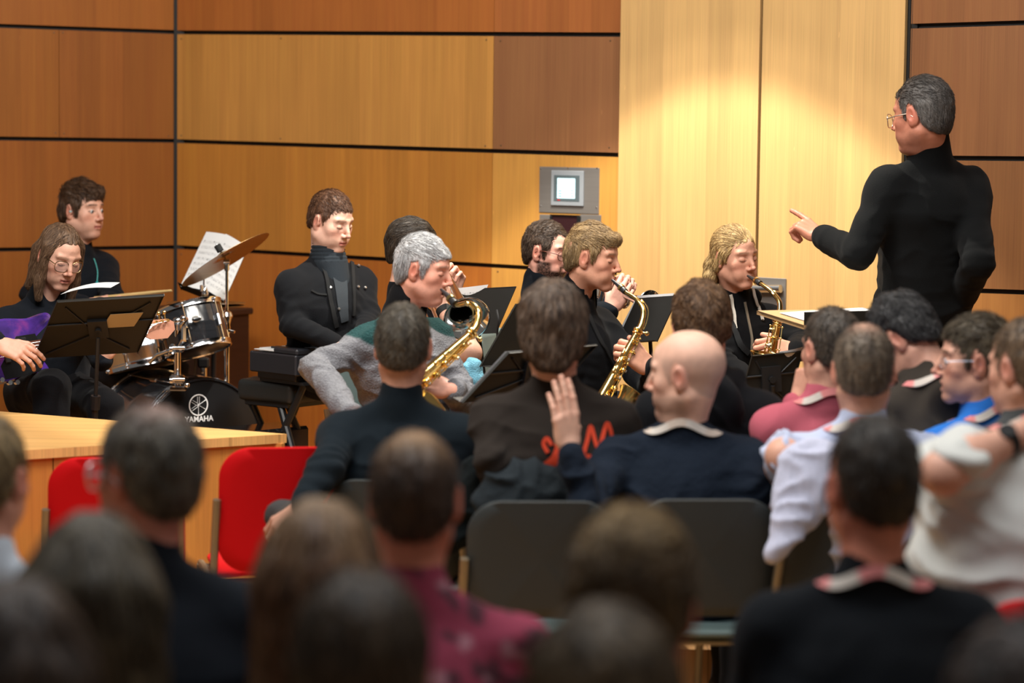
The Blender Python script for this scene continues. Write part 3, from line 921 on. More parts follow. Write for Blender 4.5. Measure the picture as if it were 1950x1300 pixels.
    return dict(shV=shV, shQ=shQ, root=root, hF=hF, Rm=Rm, hc=hc, N0=N0, sx=sx, sy=sy, su=su, sh=sh, arms=arms, hip=hip, hs=hs)

# ---------------------------------------------------------------- wood
def wood(name, base, tone=True, leaf=.115, grain=1.0, rough=.36, planks=None, attr=True, coat=.15):
    M = bpy.data.materials.new(name); M.use_nodes = True; nt = M.node_tree; b = nt.nodes['Principled BSDF']
    N = nt.nodes.new; L = nt.links.new
    b.inputs['Roughness'].default_value = rough; b.inputs['Specular IOR Level'].default_value = .4
    b.inputs['Coat Weight'].default_value = coat; b.inputs['Coat Roughness'].default_value = .25
    uv = N('ShaderNodeUVMap'); sp = N('ShaderNodeSeparateXYZ'); L(uv.outputs[0], sp.inputs[0])
    def math_(op, a, b_=None, c=None):
        n = N('ShaderNodeMath'); n.operation = op
        for i, q in enumerate((a, b_, c)):
            if q is None: continue
            if isinstance(q, (int, float)): n.inputs[i].default_value = q
            else: L(q, n.inputs[i])
        return n.outputs[0]
    def noise(sx, sy, det=3, off=0):
        mp = N('ShaderNodeMapping'); L(uv.outputs[0], mp.inputs[0]); mp.inputs['Scale'].default_value = (sx, sy, 1); mp.inputs['Location'].default_value = (off, off, off)
        nz = N('ShaderNodeTexNoise'); L(mp.outputs[0], nz.inputs['Vector']); nz.inputs['Scale'].default_value = 1; nz.inputs['Detail'].default_value = det
        return nz.outputs[0]
    u = sp.outputs[0]
    lf = math_('FLOOR', math_('DIVIDE', u, leaf))
    wn = N('ShaderNodeTexWhiteNoise'); wn.noise_dimensions = '1D'; L(lf, wn.inputs['W'])
    t = math_('MULTIPLY_ADD', math_('SUBTRACT', wn.outputs[0], .5), .13, 1.0)
    g1 = math_('MULTIPLY', math_('SUBTRACT', noise(330, 2.6, 4), .5), .46 * grain)
    g2 = math_('MULTIPLY', math_('SUBTRACT', noise(38, .8, 3, 7), .5), .28 * grain)
    g3 = math_('MULTIPLY', math_('SUBTRACT', noise(5, 2.5, 2, 3), .5), .16)
    sc = math_('ADD', t, math_('ADD', g1, math_('ADD', g2, g3)))
    fr = math_('FRACT', math_('DIVIDE', u, leaf)); edge = math_('LESS_THAN', fr, .012)
    sc = math_('MULTIPLY', sc, math_('MULTIPLY_ADD', edge, -.10, 1.0))
    if planks:
        fr = math_('FRACT', math_('DIVIDE', u, planks)); sc = math_('MULTIPLY', sc, math_('MULTIPLY_ADD', math_('LESS_THAN', fr, .05), -.30, 1.0))
    # faint scuffs that show pale in the varnish
    sf = noise(40, 9, 5, 21); sc2 = math_('MULTIPLY', math_('GREATER_THAN', sf, .735), .22)
    sc = math_('ADD', sc, sc2)
    v = N('ShaderNodeVectorMath'); v.operation = 'SCALE'; L(sc, v.inputs['Scale'])
    if attr:
        a = N('ShaderNodeAttribute'); a.attribute_name = 'Col'; L(a.outputs['Color'], v.inputs[0])
    else: v.inputs[0].default_value = base
    hs = N('ShaderNodeHueSaturation'); L(v.outputs[0], hs.inputs['Color'])
    L(math_('MULTIPLY_ADD', math_('SUBTRACT', g2, 0), .04, .5), hs.inputs['Hue'])
    L(hs.outputs[0], b.inputs['Base Color'])
    bp = N('ShaderNodeBump'); L(noise(300, 3, 3), bp.inputs['Height']); bp.inputs['Strength'].default_value = .05; bp.inputs['Distance'].default_value = .001
    L(bp.outputs[0], b.inputs['Normal'])
    return M
VENEER = wood('cherry_veneer', None)
PLANK = wood('plank_top', None, leaf=.07, grain=1.5, planks=.10, rough=.42)
DARKW = mat('dark_stained_wood', srgb(58, 36, 26), .45, noise=((6, 6, 60), .2))

def ray_plane(x, y, p0, n):
    d = _f + _r * ((x - CX) / FPX) + _u * ((CY - y) / FPX); d = np.array(d); o = A(0, 0, CAMH)
    return o + d * (((p0 - o) @ n) / (d @ n))

class Wall:
    def __init__(s, name, xL, DL, xR, DR, lines, off=0.0, top=3.9, bottom=0.0):
        """lines: photo heights (yL, yR) of the dark joints at the two ends"""
        s.a = at(xL, 400, DL); s.b = at(xR, 400, DR); s.a[2] = s.b[2] = 0
        s.t = nrm(s.b - s.a); s.n = np.cross(s.t, A(0, 0, 1)); s.n = s.n if s.n[1] < 0 else -s.n
        s.a = s.a + s.n * off; s.xL, s.xR = xL, xR; s.L = np.linalg.norm(s.b - s.a)
        s.z = [(ray_plane(xL, l[0], s.a, s.n)[2], ray_plane(xR, l[1], s.a, s.n)[2]) for l in lines]
        s.top, s.bot = top, bottom
        e0, e1 = -.0, s.L
        m_ = MB(); c = s.a + s.t * s.L / 2 - s.n * .075; c[2] = (top + bottom) / 2
        m_.box(c, (s.L + .02, .10, top - bottom), np.stack([s.t, -s.n, A(0, 0, 1)], 1))
        s.o = m_.build(name, mat('black_joint_backing', (.010, .009, .008), .6), None, smooth=False, origin=(c[0], c[1], 0))
        tag(s.o, kind='structure')
    def u(s, x): return (ray_plane(x, 300, s.a, s.n) - s.a) @ s.t
    def zz(s, i, u, d=0):
        if i < 0: return s.top
        if i >= len(s.z): return s.bot
        zl, zr = s.z[i]; return zl + (zr - zl) * u / s.L + d
    def panel(s, i, u0, u1, col, gap=.0095, th=.02, ug=.0012, uo=0):
        """panel of row i (0 is above the first joint)"""
        u0 += ug; u1 -= ug
        P = []
        for u_, k, sg in ((u0, i, 1), (u1, i, 1), (u1, i - 1, -1), (u0, i - 1, -1)):
            z = s.zz(k, u_, gap * sg if 0 <= k < len(s.z) else 0)
            q = s.a + s.t * u_; q = A(q[0], q[1], z); P.append(q)
        m_ = MB(); P = np.array(P)
        if np.dot(np.cross(P[1] - P[0], P[2] - P[0]), s.n) < 0: P = P[::-1]
        m_.slab(P, th, s.n, col)
        V = m_.v[0]; m_.uv = [np.stack([(V - s.a) @ s.t + uo + .37 * i, V[:, 2]], 1)]
        return m_.build('panel', VENEER, s.o, smooth=False)

WC = dict(a=srgb(186, 112, 52), b=srgb(198, 130, 62), c=srgb(178, 116, 66), d=srgb(214, 158, 86), e=srgb(190, 116, 56))
# left wall
wl = Wall('wall_left', -420, 11.4, 331, 12.3, [(34, 61), (258, 268), (481, 470.5)])
uj = wl.u(113)
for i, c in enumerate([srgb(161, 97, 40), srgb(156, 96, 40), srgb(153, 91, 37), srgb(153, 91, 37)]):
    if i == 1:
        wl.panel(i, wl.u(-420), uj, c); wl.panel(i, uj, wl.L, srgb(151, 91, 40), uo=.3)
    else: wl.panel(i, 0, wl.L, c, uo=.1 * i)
# back wall
wb = Wall('wall_back', 335, 12.3, 1179, 11.05, [(61.5, 66), (268.5, 295), (470, 520)])
u1, u2 = wb.u(938), wb.L
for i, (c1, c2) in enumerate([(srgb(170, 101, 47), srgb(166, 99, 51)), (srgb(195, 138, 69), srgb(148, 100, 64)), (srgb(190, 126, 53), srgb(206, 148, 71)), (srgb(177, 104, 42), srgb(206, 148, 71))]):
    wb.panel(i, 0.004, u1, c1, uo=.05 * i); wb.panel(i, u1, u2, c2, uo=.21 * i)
# tall smooth panels
wt = Wall('wall_door', 1182, 11.0, 1722, 10.15, [], off=.03)
ut = wt.u(1444.5)
wt.panel(0, .004, ut - .006, srgb(214, 172, 112)); wt.panel(0, ut + .006, wt.L - .001, srgb(214, 172, 112), uo=.4)
# right wall
wr = Wall('wall_right', 1724.5, 10.1, 2350, 9.35, [(50, 31), (300, 306), (549, 570)])
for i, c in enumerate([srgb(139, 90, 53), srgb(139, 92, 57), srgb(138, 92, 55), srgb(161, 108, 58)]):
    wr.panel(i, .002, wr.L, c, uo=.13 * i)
for n_, (w1, x1) in enumerate(((wb, 333), (wr, 1723.5))):
    p = w1.a - w1.n * .03; m_ = MB(); m_.box(A(p[0], p[1] + .02, 1.95), (.05 if n_ == 0 else .022, .10, 3.9)); tag(m_.build('trim_%d' % (n_ + 1), MATS['black_joint_backing'], None, smooth=False, origin=(p[0], p[1], 0)), kind='structure')
# panel screws
def screws(wall, pts, label, group):
    for x, y in pts:
        p = ray_plane(x, y, wall.a, wall.n)
        m_ = MB(); m_.lathe([(0, .0022), (.0030, .0018), (.0042, .0002), (.0042, -.002)], p, wall.n, 12)
        o = m_.build('screw', mat('screw_brass', (.25, .17, .10), .4, .8), None, origin=p); tag(o, label, 'screw', group)
screws(wb, [(953, 78), (1162, 78), (954, 277), (1160, 281), (345, 74), (926, 76), (345, 258), (924, 278), (535, 73), (534, 264)], 'tiny screw head in a corner of an upper wooden wall panel', 'panel screws')
screws(wb, [(345, 484), (948, 517)], 'tiny screw head just below the lowest black wall joint', 'low panel screws')
screws(wl, [(103, 62), (120, 62), (106, 253), (122, 254), (321, 259)], 'tiny screw head beside the left wall seam or joint', 'left wall screws')

# floor of the hall and the low stage the band sits on
FLOORW = wood('parquet', None, leaf=.09, planks=.09, rough=.4)
def deck(name, P, z0, z1, matr, col, udir, structure=True):
    m_ = MB(); P = np.array([(p[0], p[1], z1) for p in P])
    if np.cross(P[1] - P[0], P[2] - P[0])[2] < 0: P = P[::-1]
    m_.slab(P, z1 - z0, (0, 0, 1), col); V = m_.v[0]; ud = nrm(udir)
    m_.uv = [np.stack([V[:, 0] * ud[0] + V[:, 1] * ud[1], V[:, 0] * -ud[1] + V[:, 1] * ud[0]], 1)]
    o = m_.build(name, matr, None, smooth=False, origin=(P[:, 0].mean(), P[:, 1].mean(), z0))
    if structure: tag(o, kind='structure')
    return o
deck('floor', [(-5, -1), (5, -1), (5, 13.5), (-5, 13.5)], -.1, 0, FLOORW, srgb(196, 150, 98), (1, .2))
STG = .15
stg = deck('floor_stage', [(-4.2, 7.86), (2.9, 7.86), (2.9, 9.25), (1.75, 10.0), (.5, 10.95), (-1.62, 12.15), (-4.2, 11.3)], 0.001, STG, FLOORW, srgb(190, 140, 88), (1, 0))

# wooden block at the left with a plank top
ZT = .75
def onz(x, y, z):
    d = _f + _r * ((x - CX) / FPX) + _u * ((CY - y) / FPX); t = (z - CAMH) / d.z
    return A(t * d.x, t * d.y, z)
c0 = onz(546, 826, ZT); bl = onz(0, 783, ZT); fl = onz(0, 860, ZT)
bd = nrm(bl - c0); fd = nrm(fl - c0)
pb = c0 + bd * 2.1; pf = c0 + fd * 1.9
block = thing('stage_block', 'large orange wooden platform block with a planked top at the left', 'platform', (c0[0] - .8, c0[1] - .3, 0))
cen = (c0 + pb + pf) / 3
m_ = MB(); P = np.array([c0, pf, pb]); P = P if np.cross(P[1] - P[0], P[2] - P[0])[2] > 0 else P[::-1]
m_.slab(P, .030, (0, 0, 1), srgb(222, 172, 106)); V = m_.v[0]
ud = nrm(np.cross(bd * .55 + fd * .45, A(0, 0, 1))); vd = nrm(bd * .5 + fd * .5)
m_.uv = [np.stack([V @ ud, V @ vd], 1)]
m_.build('block_top', PLANK, block, smooth=False)
def face(p, q, z0, z1, col, inset=.012, name='side_panel'):
    t_ = nrm(q - p); n_ = nrm(np.cross(t_, A(0, 0, 1)));
    if n_ @ (cen - p) > 0: n_ = -n_
    a_, b_ = p - n_ * inset, q - n_ * inset
    m_ = MB(); P = np.array([(a_[0], a_[1], z0), (b_[0], b_[1], z0), (b_[0], b_[1], z1), (a_[0], a_[1], z1)])
    if np.cross(P[1] - P[0], P[2] - P[0]) @ n_ < 0: P = P[::-1]
    m_.slab(P, .02, n_, col); V = m_.v[0]; m_.uv = [np.stack([V @ t_ + .31, V[:, 2]], 1)]
    m_.build(name, VENEER, block, smooth=False)
# the near side is made of boards with upright seams
tj = [0, .62, 1.24, 1.9]
sx_ = (onz(102, 853, ZT) - c0) @ fd
tj = [0, sx_ - .003, sx_ + .0, 1.9]
face(c0 + fd * .004, c0 + fd * (sx_ - .002), 0.001, ZT - .030, srgb(204, 138, 68))
face(c0 + fd * (sx_ + .002), c0 + fd * 1.9, 0.001, ZT - .030, srgb(200, 132, 64))
face(c0, pb, 0.001, ZT - .030, srgb(196, 132, 66))
face(pb, pf, 0.001, ZT - .030, srgb(196, 132, 66))

# steel panel with the touch screen on the back wall
def wallbox(wall, name, x0, y0, x1, y1, out, th, mt, parent, bev=.002, col=(1, 1, 1)):
    p = ray_plane(x0, y0, wall.a, wall.n); q = ray_plane(x1, y1, wall.a, wall.n); c = (p + q) / 2 + wall.n * (out - th / 2)
    w_ = abs((q - p) @ wall.t); h_ = abs(q[2] - p[2])
    m_ = MB(); m_.box(c, (w_, th, h_), np.stack([wall.t, -wall.n, A(0, 0, 1)], 1), col, bev)
    return m_.build(name, mt, parent, smooth=False)
pc = ray_plane(1084, 560, wb.a, wb.n)
ctl = thing('control_panel', 'brushed steel control panel with a small lit touch screen on the wooden wall', 'control panel', pc)
GREYP = mat('grey_plastic', srgb(150, 155, 160), .4)
DGREY = mat('dark_grey_plastic', srgb(88, 100, 104), .4)
WSTEEL = mat('matt_steel_plate', srgb(150, 144, 138), .45, .6, noise=((2, 2, 90), .06))
wallbox(wb, 'plate_top', 1028, 317, 1141, 408, .004, .004, WSTEEL, ctl)
wallbox(wb, 'plate_side', 1028, 408, 1049, 700, .004, .004, WSTEEL, ctl)
wallbox(wb, 'plate_side', 1105, 408, 1141, 700, .004, .004, WSTEEL, ctl)
wallbox(wb, 'niche_back', 1049, 408, 1105, 560, .003, .0025, mat('niche_dark', srgb(48, 18, 22), .5), ctl)
wallbox(wb, 'niche_rim', 1049, 408, 1105, 411, .012, .012, BLACKM, ctl); wallbox(wb, 'niche_rim', 1049, 411, 1051, 560, .012, .012, BLACKM, ctl); wallbox(wb, 'niche_rim', 1101, 411, 1105, 560, .014, .014, BLACKM, ctl)
wallbox(wb, 'plate_low', 1049, 560, 1105, 700, .004, .004, WSTEEL, ctl)
bz = wallbox(wb, 'screen_frame', 1052, 324, 1113, 393, .014, .011, GREYP, ctl, .003)
wallbox(wb, 'screen_bezel', 1058, 333, 1106, 384, .0155, .004, DGREY, bz, .001)
SCR = mat('lit_screen', (.2, .3, .32), .2, emit=((.62, .95, 1.0), 1.6))
sc_ = wallbox(wb, 'screen', 1065, 339, 1098, 378, .017, .002, SCR, bz, 0)
TEAL = mat('lit_screen_teal', (.05, .3, .34), .3, emit=((.12, .62, .70), 1.2)); 
for y in (345, 351, 357): wallbox(wb, 'screen_row', 1068, y, 1083, y + 1.4, .0176, .001, TEAL, sc_, 0)
for y in (363, 368, 373): wallbox(wb, 'screen_button', 1067, y - 1, 1073, y + 1.4, .0176, .001, TEAL, sc_, 0); wallbox(wb, 'screen_button', 1090, y - 1, 1095, y + .8, .0176, .001, TEAL, sc_, 0)
wallbox(wb, 'red_mark', 1064.5, 379.5, 1070, 381.5, .0165, .001, mat('red_mark', (.6, .02, .03), .4), bz, 0)
for x, y in ((1031, 321), (1083, 320), (1138, 320), (1030, 392), (1137, 395)):
    p = ray_plane(x, y, wb.a, wb.n) + wb.n * .004; MB().lathe([(0, .003), (.003, .0025), (.0042, 0)], p, wb.n, 10).build('screw', CHROME, ctl)
# second steel box low on the tall panel, behind the long-haired player
pc = ray_plane(1476, 560, wt.a, wt.n)
hb = thing('steel_wall_box', 'square steel wall fitting with a rounded bar on the tall pale panel', 'wall fitting', pc)
wallbox(wt, 'plate', 1440, 527, 1497, 590, .006, .006, WSTEEL, hb)
p = ray_plane(1442, 549, wt.a, wt.n) + wt.n * .03; q = ray_plane(1494, 549, wt.a, wt.n) + wt.n * .03
MB().tube([p, q], .017, 16).build('bar', STEEL, hb)

# dark cabinet behind the drums
pc = at(405, 700, 11.75); cb = thing('cabinet', 'dark brown wooden cabinet behind the drum kit by the left wall', 'cabinet', (pc[0], pc[1], STG))
zt = at(405, 592, 11.55)[2]; wd = 0.31
Rw = np.stack([wb.t, -wb.n, A(0, 0, 1)], 1)
c = A(pc[0] - .08, pc[1], 0)
MB().box(c + A(0, 0, (STG + zt - .03) / 2), (.40, .30, zt - .03 - STG), Rw, bev=.004).build('carcass', DARKW, cb, smooth=False)
MB().box(c + A(0, 0, zt - .015), (.43, .33, .03), Rw, bev=.006).build('cabinet_top', DARKW, cb, smooth=False)
dr = MB().box(c + wb.n * .156 + A(0, 0, (STG + zt) / 2 - .03), (.36, .014, zt - STG - .16), Rw, bev=.004).build('door', DARKW, cb, smooth=False)
MB().tube([c + wb.n * .17 + wb.t * .13 + A(0, 0, zt - .22), c + wb.n * .17 + wb.t * .13 + A(0, 0, zt - .30)], .006, 8).build('handle', CHROME, dr)

# ---------------------------------------------------------------- chairs
def superrect(w_, h_, r, n=8):
    P = []
    for sx, sy, a0 in ((1, 1, 0), (-1, 1, 90), (-1, -1, 180), (1, -1, 270)):
        for k in range(n + 1):
            a = R_(a0 + 90 * k / n); P.append(((w_ / 2 - r) * sx + r * math.cos(a), (h_ / 2 - r) * sy + r * math.sin(a)))
    return np.array(P)
def curved_panel(mb, c, R, w_, h_, r, th, bow, col=(1, 1, 1), tilt=0, n=8, crown=0):
    """rounded-corner shell bent round a vertical axis; local x across, z up, y thickness"""
    P = superrect(w_, h_, r, n); ks = [1, .94, .6, .25]; rings = []
    prof = [(0.985, -th / 2), (1, -th * .2), (1, th * .2), (.985, th / 2)]
    V = []; k = len(P)
    def pt(x, z, y):
        return (x, y + bow * (1 - (2 * x / w_) ** 2) + tilt * z, z + crown * (1 - (2 * x / w_) ** 2) * (z / h_ + .5))
    lay = [(.0, -th / 2), (.5, -th / 2), (.8, -th / 2)] + prof + [(.8, th / 2), (.5, th / 2), (.0, th / 2)]
    for s_, y in lay: V += [pt(x * s_, z * s_, y) for x, z in P]
    V = np.array(V) @ np.asarray(R).T + np.asarray(c); i = np.arange(len(lay) - 1)[:, None] * k; j = np.arange(k)[None]; j2 = (j + 1) % k
    mb.add(V, np.stack([i + j, i + j2, i + k + j2, i + k + j], -1).reshape(-1, 4), col)
CHG = mat('grey_chair_shell', srgb(56, 60, 60), .5, bump=(300, .2, .001))
CHR = mat('red_chair_shell', (.60, .0006, .004), .75, spec=.25, sheen=0, bump=(300, .3, .001))
CHT = mat('teal_grey_chair_shell', srgb(112, 132, 132), .5)
CHF = mat('bronze_chair_frame', srgb(150, 138, 116), .38, .7)
def chair(loc, head, shell, label, group=None, top=.82, w_=.385):
    loc = A(*loc); R = Rh(head); t = thing('stacking_chair', label, 'chair', loc, group)
    P = lambda x, y, z: loc + R @ A(x, y, z)
    m_ = MB(); hb_ = .37 if shell is CHR else .31; curved_panel(m_, P(0, -.235, top - hb_ / 2), R, w_, hb_, .085, .016, -.035, tilt=-.14, crown=.010)
    m_.build('backrest', shell, t, sharp=60)
    m_ = MB(); Rs = R @ np.array(Matrix.Rotation(R_(-90), 3, 'X'))
    curved_panel(m_, P(0, .0, .45), Rs, w_, .42, .08, .014, -.012); m_.build('seat', CHT if shell is CHG else shell, t, sharp=60)
    for s_ in (-1, 1):
        MB().tube(bez([P(s_ * .198, -.250, top - .15), P(s_ * .204, -.215, .46), P(s_ * .215, -.245, .01)], 6), .0125, 8).build('leg', CHF, t)
        MB().tube(bez([P(s_ * .205, -.13, .425), P(s_ * .205, .15, .425), P(s_ * .21, .19, .38), P(s_ * .215, .20, .01)], 6), .011, 8).build('leg', CHF, t)
    MB().tube([P(-.20, -.14, .425), P(.20, -.14, .425)], .009, 8).build('crossbar', CHF, t)
    MB().tube([P(-.20, .12, .425), P(.20, .12, .425)], .009, 8).build('crossbar', CHF, t)
    return t

# ---------------------------------------------------------------- music stands and sheets
def stave_mat():
    M = bpy.data.materials.new('sheet_music'); M.use_nodes = True; nt = M.node_tree; b = nt.nodes['Principled BSDF']
    N = nt.nodes.new; L = nt.links.new; b.inputs['Roughness'].default_value = .8
    uv = N('ShaderNodeUVMap'); sp = N('ShaderNodeSeparateXYZ'); L(uv.outputs[0], sp.inputs[0])
    def mt(op, a, c=None, d=None):
        n = N('ShaderNodeMath'); n.operation = op
        for i, q in enumerate((a, c, d)):
            if q is None: continue
            if isinstance(q, (int, float)): n.inputs[i].default_value = q
            else: L(q, n.inputs[i])
        return n.outputs[0]
    u, v = sp.outputs[0], sp.outputs[1]
    row = mt('FRACT', mt('MULTIPLY', v, 10)); instave = mt('LESS_THAN', row, .5)
    ln = mt('LESS_THAN', mt('FRACT', mt('MULTIPLY', row, 8)), .22)
    nz = N('ShaderNodeTexNoise'); mp = N('ShaderNodeMapping'); L(uv.outputs[0], mp.inputs[0]); mp.inputs['Scale'].default_value = (46, 22, 1); L(mp.outputs[0], nz.inputs['Vector']); nz.inputs['Scale'].default_value = 1
    note = mt('GREATER_THAN', nz.outputs[0], .60)
    inx = mt('MULTIPLY', mt('GREATER_THAN', u, .07), mt('LESS_THAN', u, .93)); iny = mt('MULTIPLY', mt('GREATER_THAN', v, .05), mt('LESS_THAN', v, .90))
    ink = mt('MULTIPLY', mt('MULTIPLY', mt('MAXIMUM', mt('MULTIPLY', ln, .45), mt('MULTIPLY', note, .85)), instave), mt('MULTIPLY', inx, iny))
    mx = N('ShaderNodeMix'); mx.data_type = 'RGBA'; L(ink, mx.inputs['Factor']); mx.inputs['A'].default_value = (.80, .80, .79, 1); mx.inputs['B'].default_value = (.05, .05, .06, 1)
    L(mx.outputs['Result'], b.inputs['Base Color']); return M
STAVE = stave_mat()
DESKM = mat('matt_black_music_desk', srgb(24, 22, 17), .5, noise=((3, 3, 3), .15), spec=.5)

def sheet(TL, TR, BL, label, lift=.004, curl=.0, group=None, bottomcurl=0):
    TL, TR, BL = map(np.asarray, (TL, TR, BL)); n = nrm(np.cross(BL - TL, TR - TL)); n = n if n @ (A(0, 0, CAMH) - TL) > 0 else -n
    k = 12; V = []; UV = []
    for j in range(k + 1):
        for i in range(k + 1):
            u_, v_ = i / k, j / k
            V.append(TL + (TR - TL) * u_ + (BL - TL) * v_ + n * curl * (math.sin(u_ * math.pi) + .6 * (v_ ** 3) * bottomcurl)); UV.append((u_, 1 - v_))
    i = np.arange(k)[:, None] * (k + 1); j = np.arange(k)[None]
    f = np.stack([i + j, i + j + 1, i + k + 2 + j, i + k + 1 + j], -1).reshape(-1, 4)
    V = np.array(V); nb = len(V); m_ = MB()
    m_.add(np.concatenate([V, V - n * .0006]), [f, f[:, ::-1] + nb])
    m_.uv = [np.array(UV + UV)]
    return tag(m_.build('sheet_music', STAVE, None, origin=BL), label, 'sheet music', group)

def music_stand(TL, TR, BL, base, fz, label, group=None, card=False, post=None, wood_=False, lipside=1):
    """desk corners in space; base = where its post stands"""
    TL, TR, BL = map(np.asarray, (TL, TR, BL)); BR = BL + TR - TL; c = (TL + BR) / 2
    x = nrm(TR - TL); n = nrm(np.cross(TR - TL, BL - TL)); n = n if n[2] > 0 else -n      # reading side looks up
    y = nrm(TL - BL - x * ((TL - BL) @ x)); w_ = np.linalg.norm(TR - TL); h_ = np.linalg.norm(TL - BL)
    base = A(base[0], base[1], fz); t = thing('music_stand', label, 'music stand', base, group)
    M_ = DARKW if wood_ else DESKM
    ml = MB()
    quad = np.array([BL, BR, TR, TL]); quad = quad if np.cross(quad[1] - quad[0], quad[2] - quad[0]) @ n > 0 else quad[::-1]
    ml.slab(quad, .0022 if not wood_ else .014, n)
    ml.build('desk', M_ if not wood_ else mat('pale_board_edge', srgb(186, 148, 104), .55), t, smooth=False)
    L_ = MB(); q = [BL, BR]
    L_.slab(np.array([BL, BR, BR + n * .045, BL + n * .045]), .002); L_.slab(np.array([TL - y * .003, TR - y * .003, TR - y * .003 - n * .012, TL - y * .003 - n * .012]), .002)
    L_.slab(np.array([BL, TL, TL - n * .010, BL - n * .010]), .002); L_.slab(np.array([BR, TR, TR - n * .010, BR - n * .010]), .002)
    L_.build('lip', DESKM, t, smooth=False)
    rb = MB(); o = -n * .006
    if not wood_:
        mid = (BL + TL) / 2 + (TL - BL) * .08
        rb.tube([mid + o, mid + (TR - TL) + o], .004, 6); cb_ = c - (TL - BL) * .10
        for P_ in (TL, TR, BL, BR): rb.tube([cb_ + o, cb_ + (P_ - cb_) * .80 + o], .003, 6)
        rb.box(c + o * 1.8, (.07, .016, .09), np.stack([x, n, y], 1))
        rb.build('rib', BLACKM, t)
    pt = c - n * .03
    hz = base[2]; lean = A(base[0], base[1], 0)
    top = pt - A(0, 0, .02); low = A(base[0], base[1], fz + .30)
    ps = MB().tube([c - n * .004, pt], .012, 8).build('bracket', BLACKM, t)
    kn_ = top + (low - top) * .42
    MB().tube([top, kn_], .0075, 10).build('post', BLACKM, t)
    MB().tube([kn_ + (top - kn_) * .06, low], .0125, 10).build('sleeve', BLACKM, t)
    MB().tube([kn_ + (top - kn_) * .08, kn_ + (low - kn_) * .10], .018, 10).build('collar', BLACKM, t)
    for k in range(3):
        a = R_(20 + 120 * k); e = base + A(math.cos(a) * .26, math.sin(a) * .26, .012)
        MB().tube([low, low * .35 + e * .65 + A(0, 0, .05), e], [.008, .008, .009], 8).build('leg', BLACKM, t)
    if card:
        f0, f1, g0, g1 = card; m2 = MB(); P = lambda a, b: TL + (TR - TL) * a + (BL - TL) * b - n * .0085
        m2.slab(np.array([P(f0, g0), P(f1, g0), P(f1 - .03, g1), P(f0 - .03, g1)]), .002)
        m2.build('label_card', mat('kraft_label', srgb(178, 158, 122), .6), t, smooth=False)
    return t

# guitarist's stand
TL, TR, BL = at(110, 571, 9.02), at(313, 559, 9.05), at(64, 682, 9.22)
music_stand(TL, TR, BL, at(174, 700, 9.22), STG, 'wide black folding music stand in front of the long-haired bass guitarist', card=(.56, .87, .27, .50))
n_ = nrm(np.cross(TR - TL, BL - TL)); n_ = n_ if n_[2] > 0 else -n_
sheet(TL + A(0, -.014, .020) + (TR - TL) * .03, TL + (TR - TL) * .50 + A(0, -.012, .034), TL + A(.012, .12, .030) + (TR - TL) * .03, 'white sheet just showing over the bass guitarist\'s stand', curl=.010)
# drummer's sheets
TL, TR, BL = at(393, 441, 11.2), at(470, 470, 11.1), at(343, 545, 11.0)
music_stand(TL + A(0, .012, 0), TR + A(0, .012, 0), BL + A(0, .012, -.012), at(404, 700, 11.2), STG, 'music stand behind the crash cymbal holding two sheets')
sheet(at(393, 441, 11.19), at(437, 448, 11.15), at(343, 545, 10.99), 'left sheet of music behind the tilted crash cymbal', curl=.004)
sheet(at(430, 445, 11.13), at(472, 471, 11.09), at(384, 548, 10.95), 'right sheet of music behind the crash cymbal with a curled lower corner', curl=.006, bottomcurl=1.0)
# trombonist's stand
TL, TR, BL = at(866, 551, 9.42), at(982, 545, 9.38), at(828, 640, 9.42)
music_stand(TL, TR, BL, at(950, 700, 9.55), STG, 'black music stand with a pale label card right of the trombone bell', card=(.55, .90, .33, .60))
sheet(TL + A(0, 0, .004), TL + (TR - TL) * .55 + A(0, .0, .012), BL + A(.02, .02, .03), 'white sheet lying on the trombonist\'s stand', curl=.004)
MB().tube(bez([at(946, 590, 9.34), at(949, 610, 9.32), at(947, 635, 9.34), at(950, 668, 9.36)], 6), .0045, 6).build('stand_cable', RUBBER, None, origin=at(948, 620, 9.34))
tag(bpy.data.objects['stand_cable'], 'short black cord hanging from the trombonist\'s music stand', 'cord')
# two edge-on stands left of the brown-haired listener
TL, TR, BL = at(985, 578, 8.75), at(1098, 572, 8.95), at(916, 698, 8.62)
music_stand(TL, TR, BL, at(1008, 700, 8.85), STG, 'black music stand tilted almost edge-on behind the brown-haired listener')
TL, TR, BL = at(967, 670, 8.05), at(1135, 655, 8.30), at(879, 766, 7.98)
music_stand(TL, TR, BL, at(1000, 760, 8.22), STG, 'low black music stand of the grey-haired saxophonist with a sheet on it')
n_ = nrm(np.cross(TR - TL, BL - TL)); n_ = n_ if n_[2] > 0 else -n_
sheet(TL + n_ * .006 - (TR - TL) * .015, TL + (TR - TL) * .6 + n_ * .006, BL + n_ * .006 - (TR - TL) * .015, 'sheet edge on the grey-haired saxophonist\'s low stand', curl=.002)
# trumpeter's stand
TL, TR, BL = at(1213, 566, 9.25), at(1284, 561, 9.20), at(1172, 655, 9.25)
music_stand(TL, TR + (TR - TL) * .10, BL, at(1262, 700, 9.35), STG, 'tall black music stand right of the blond young saxophonist')
sheet(TL + A(0, 0, .006), TR + A(0, 0, .006), BL + A(0, .02, .02), 'sheet resting on the stand right of the blond saxophonist')
# long-haired player's stand
TL, TR, BL = at(1432, 676, 8.72), at(1528, 667, 8.76), at(1405, 775, 8.72)
music_stand(TL, TR, BL, at(1478, 760, 8.85), STG, 'black music stand in front of the long-haired blond saxophonist')
sheet(TL + (TR - TL) * .55 + A(0, .0, .004), TR + A(0, 0, .012), TL * .5 + TR * .5 + (BL - TL) * .8 + A(0, .02, 0), 'white sheet over the top of the long-haired player\'s stand', curl=.006)
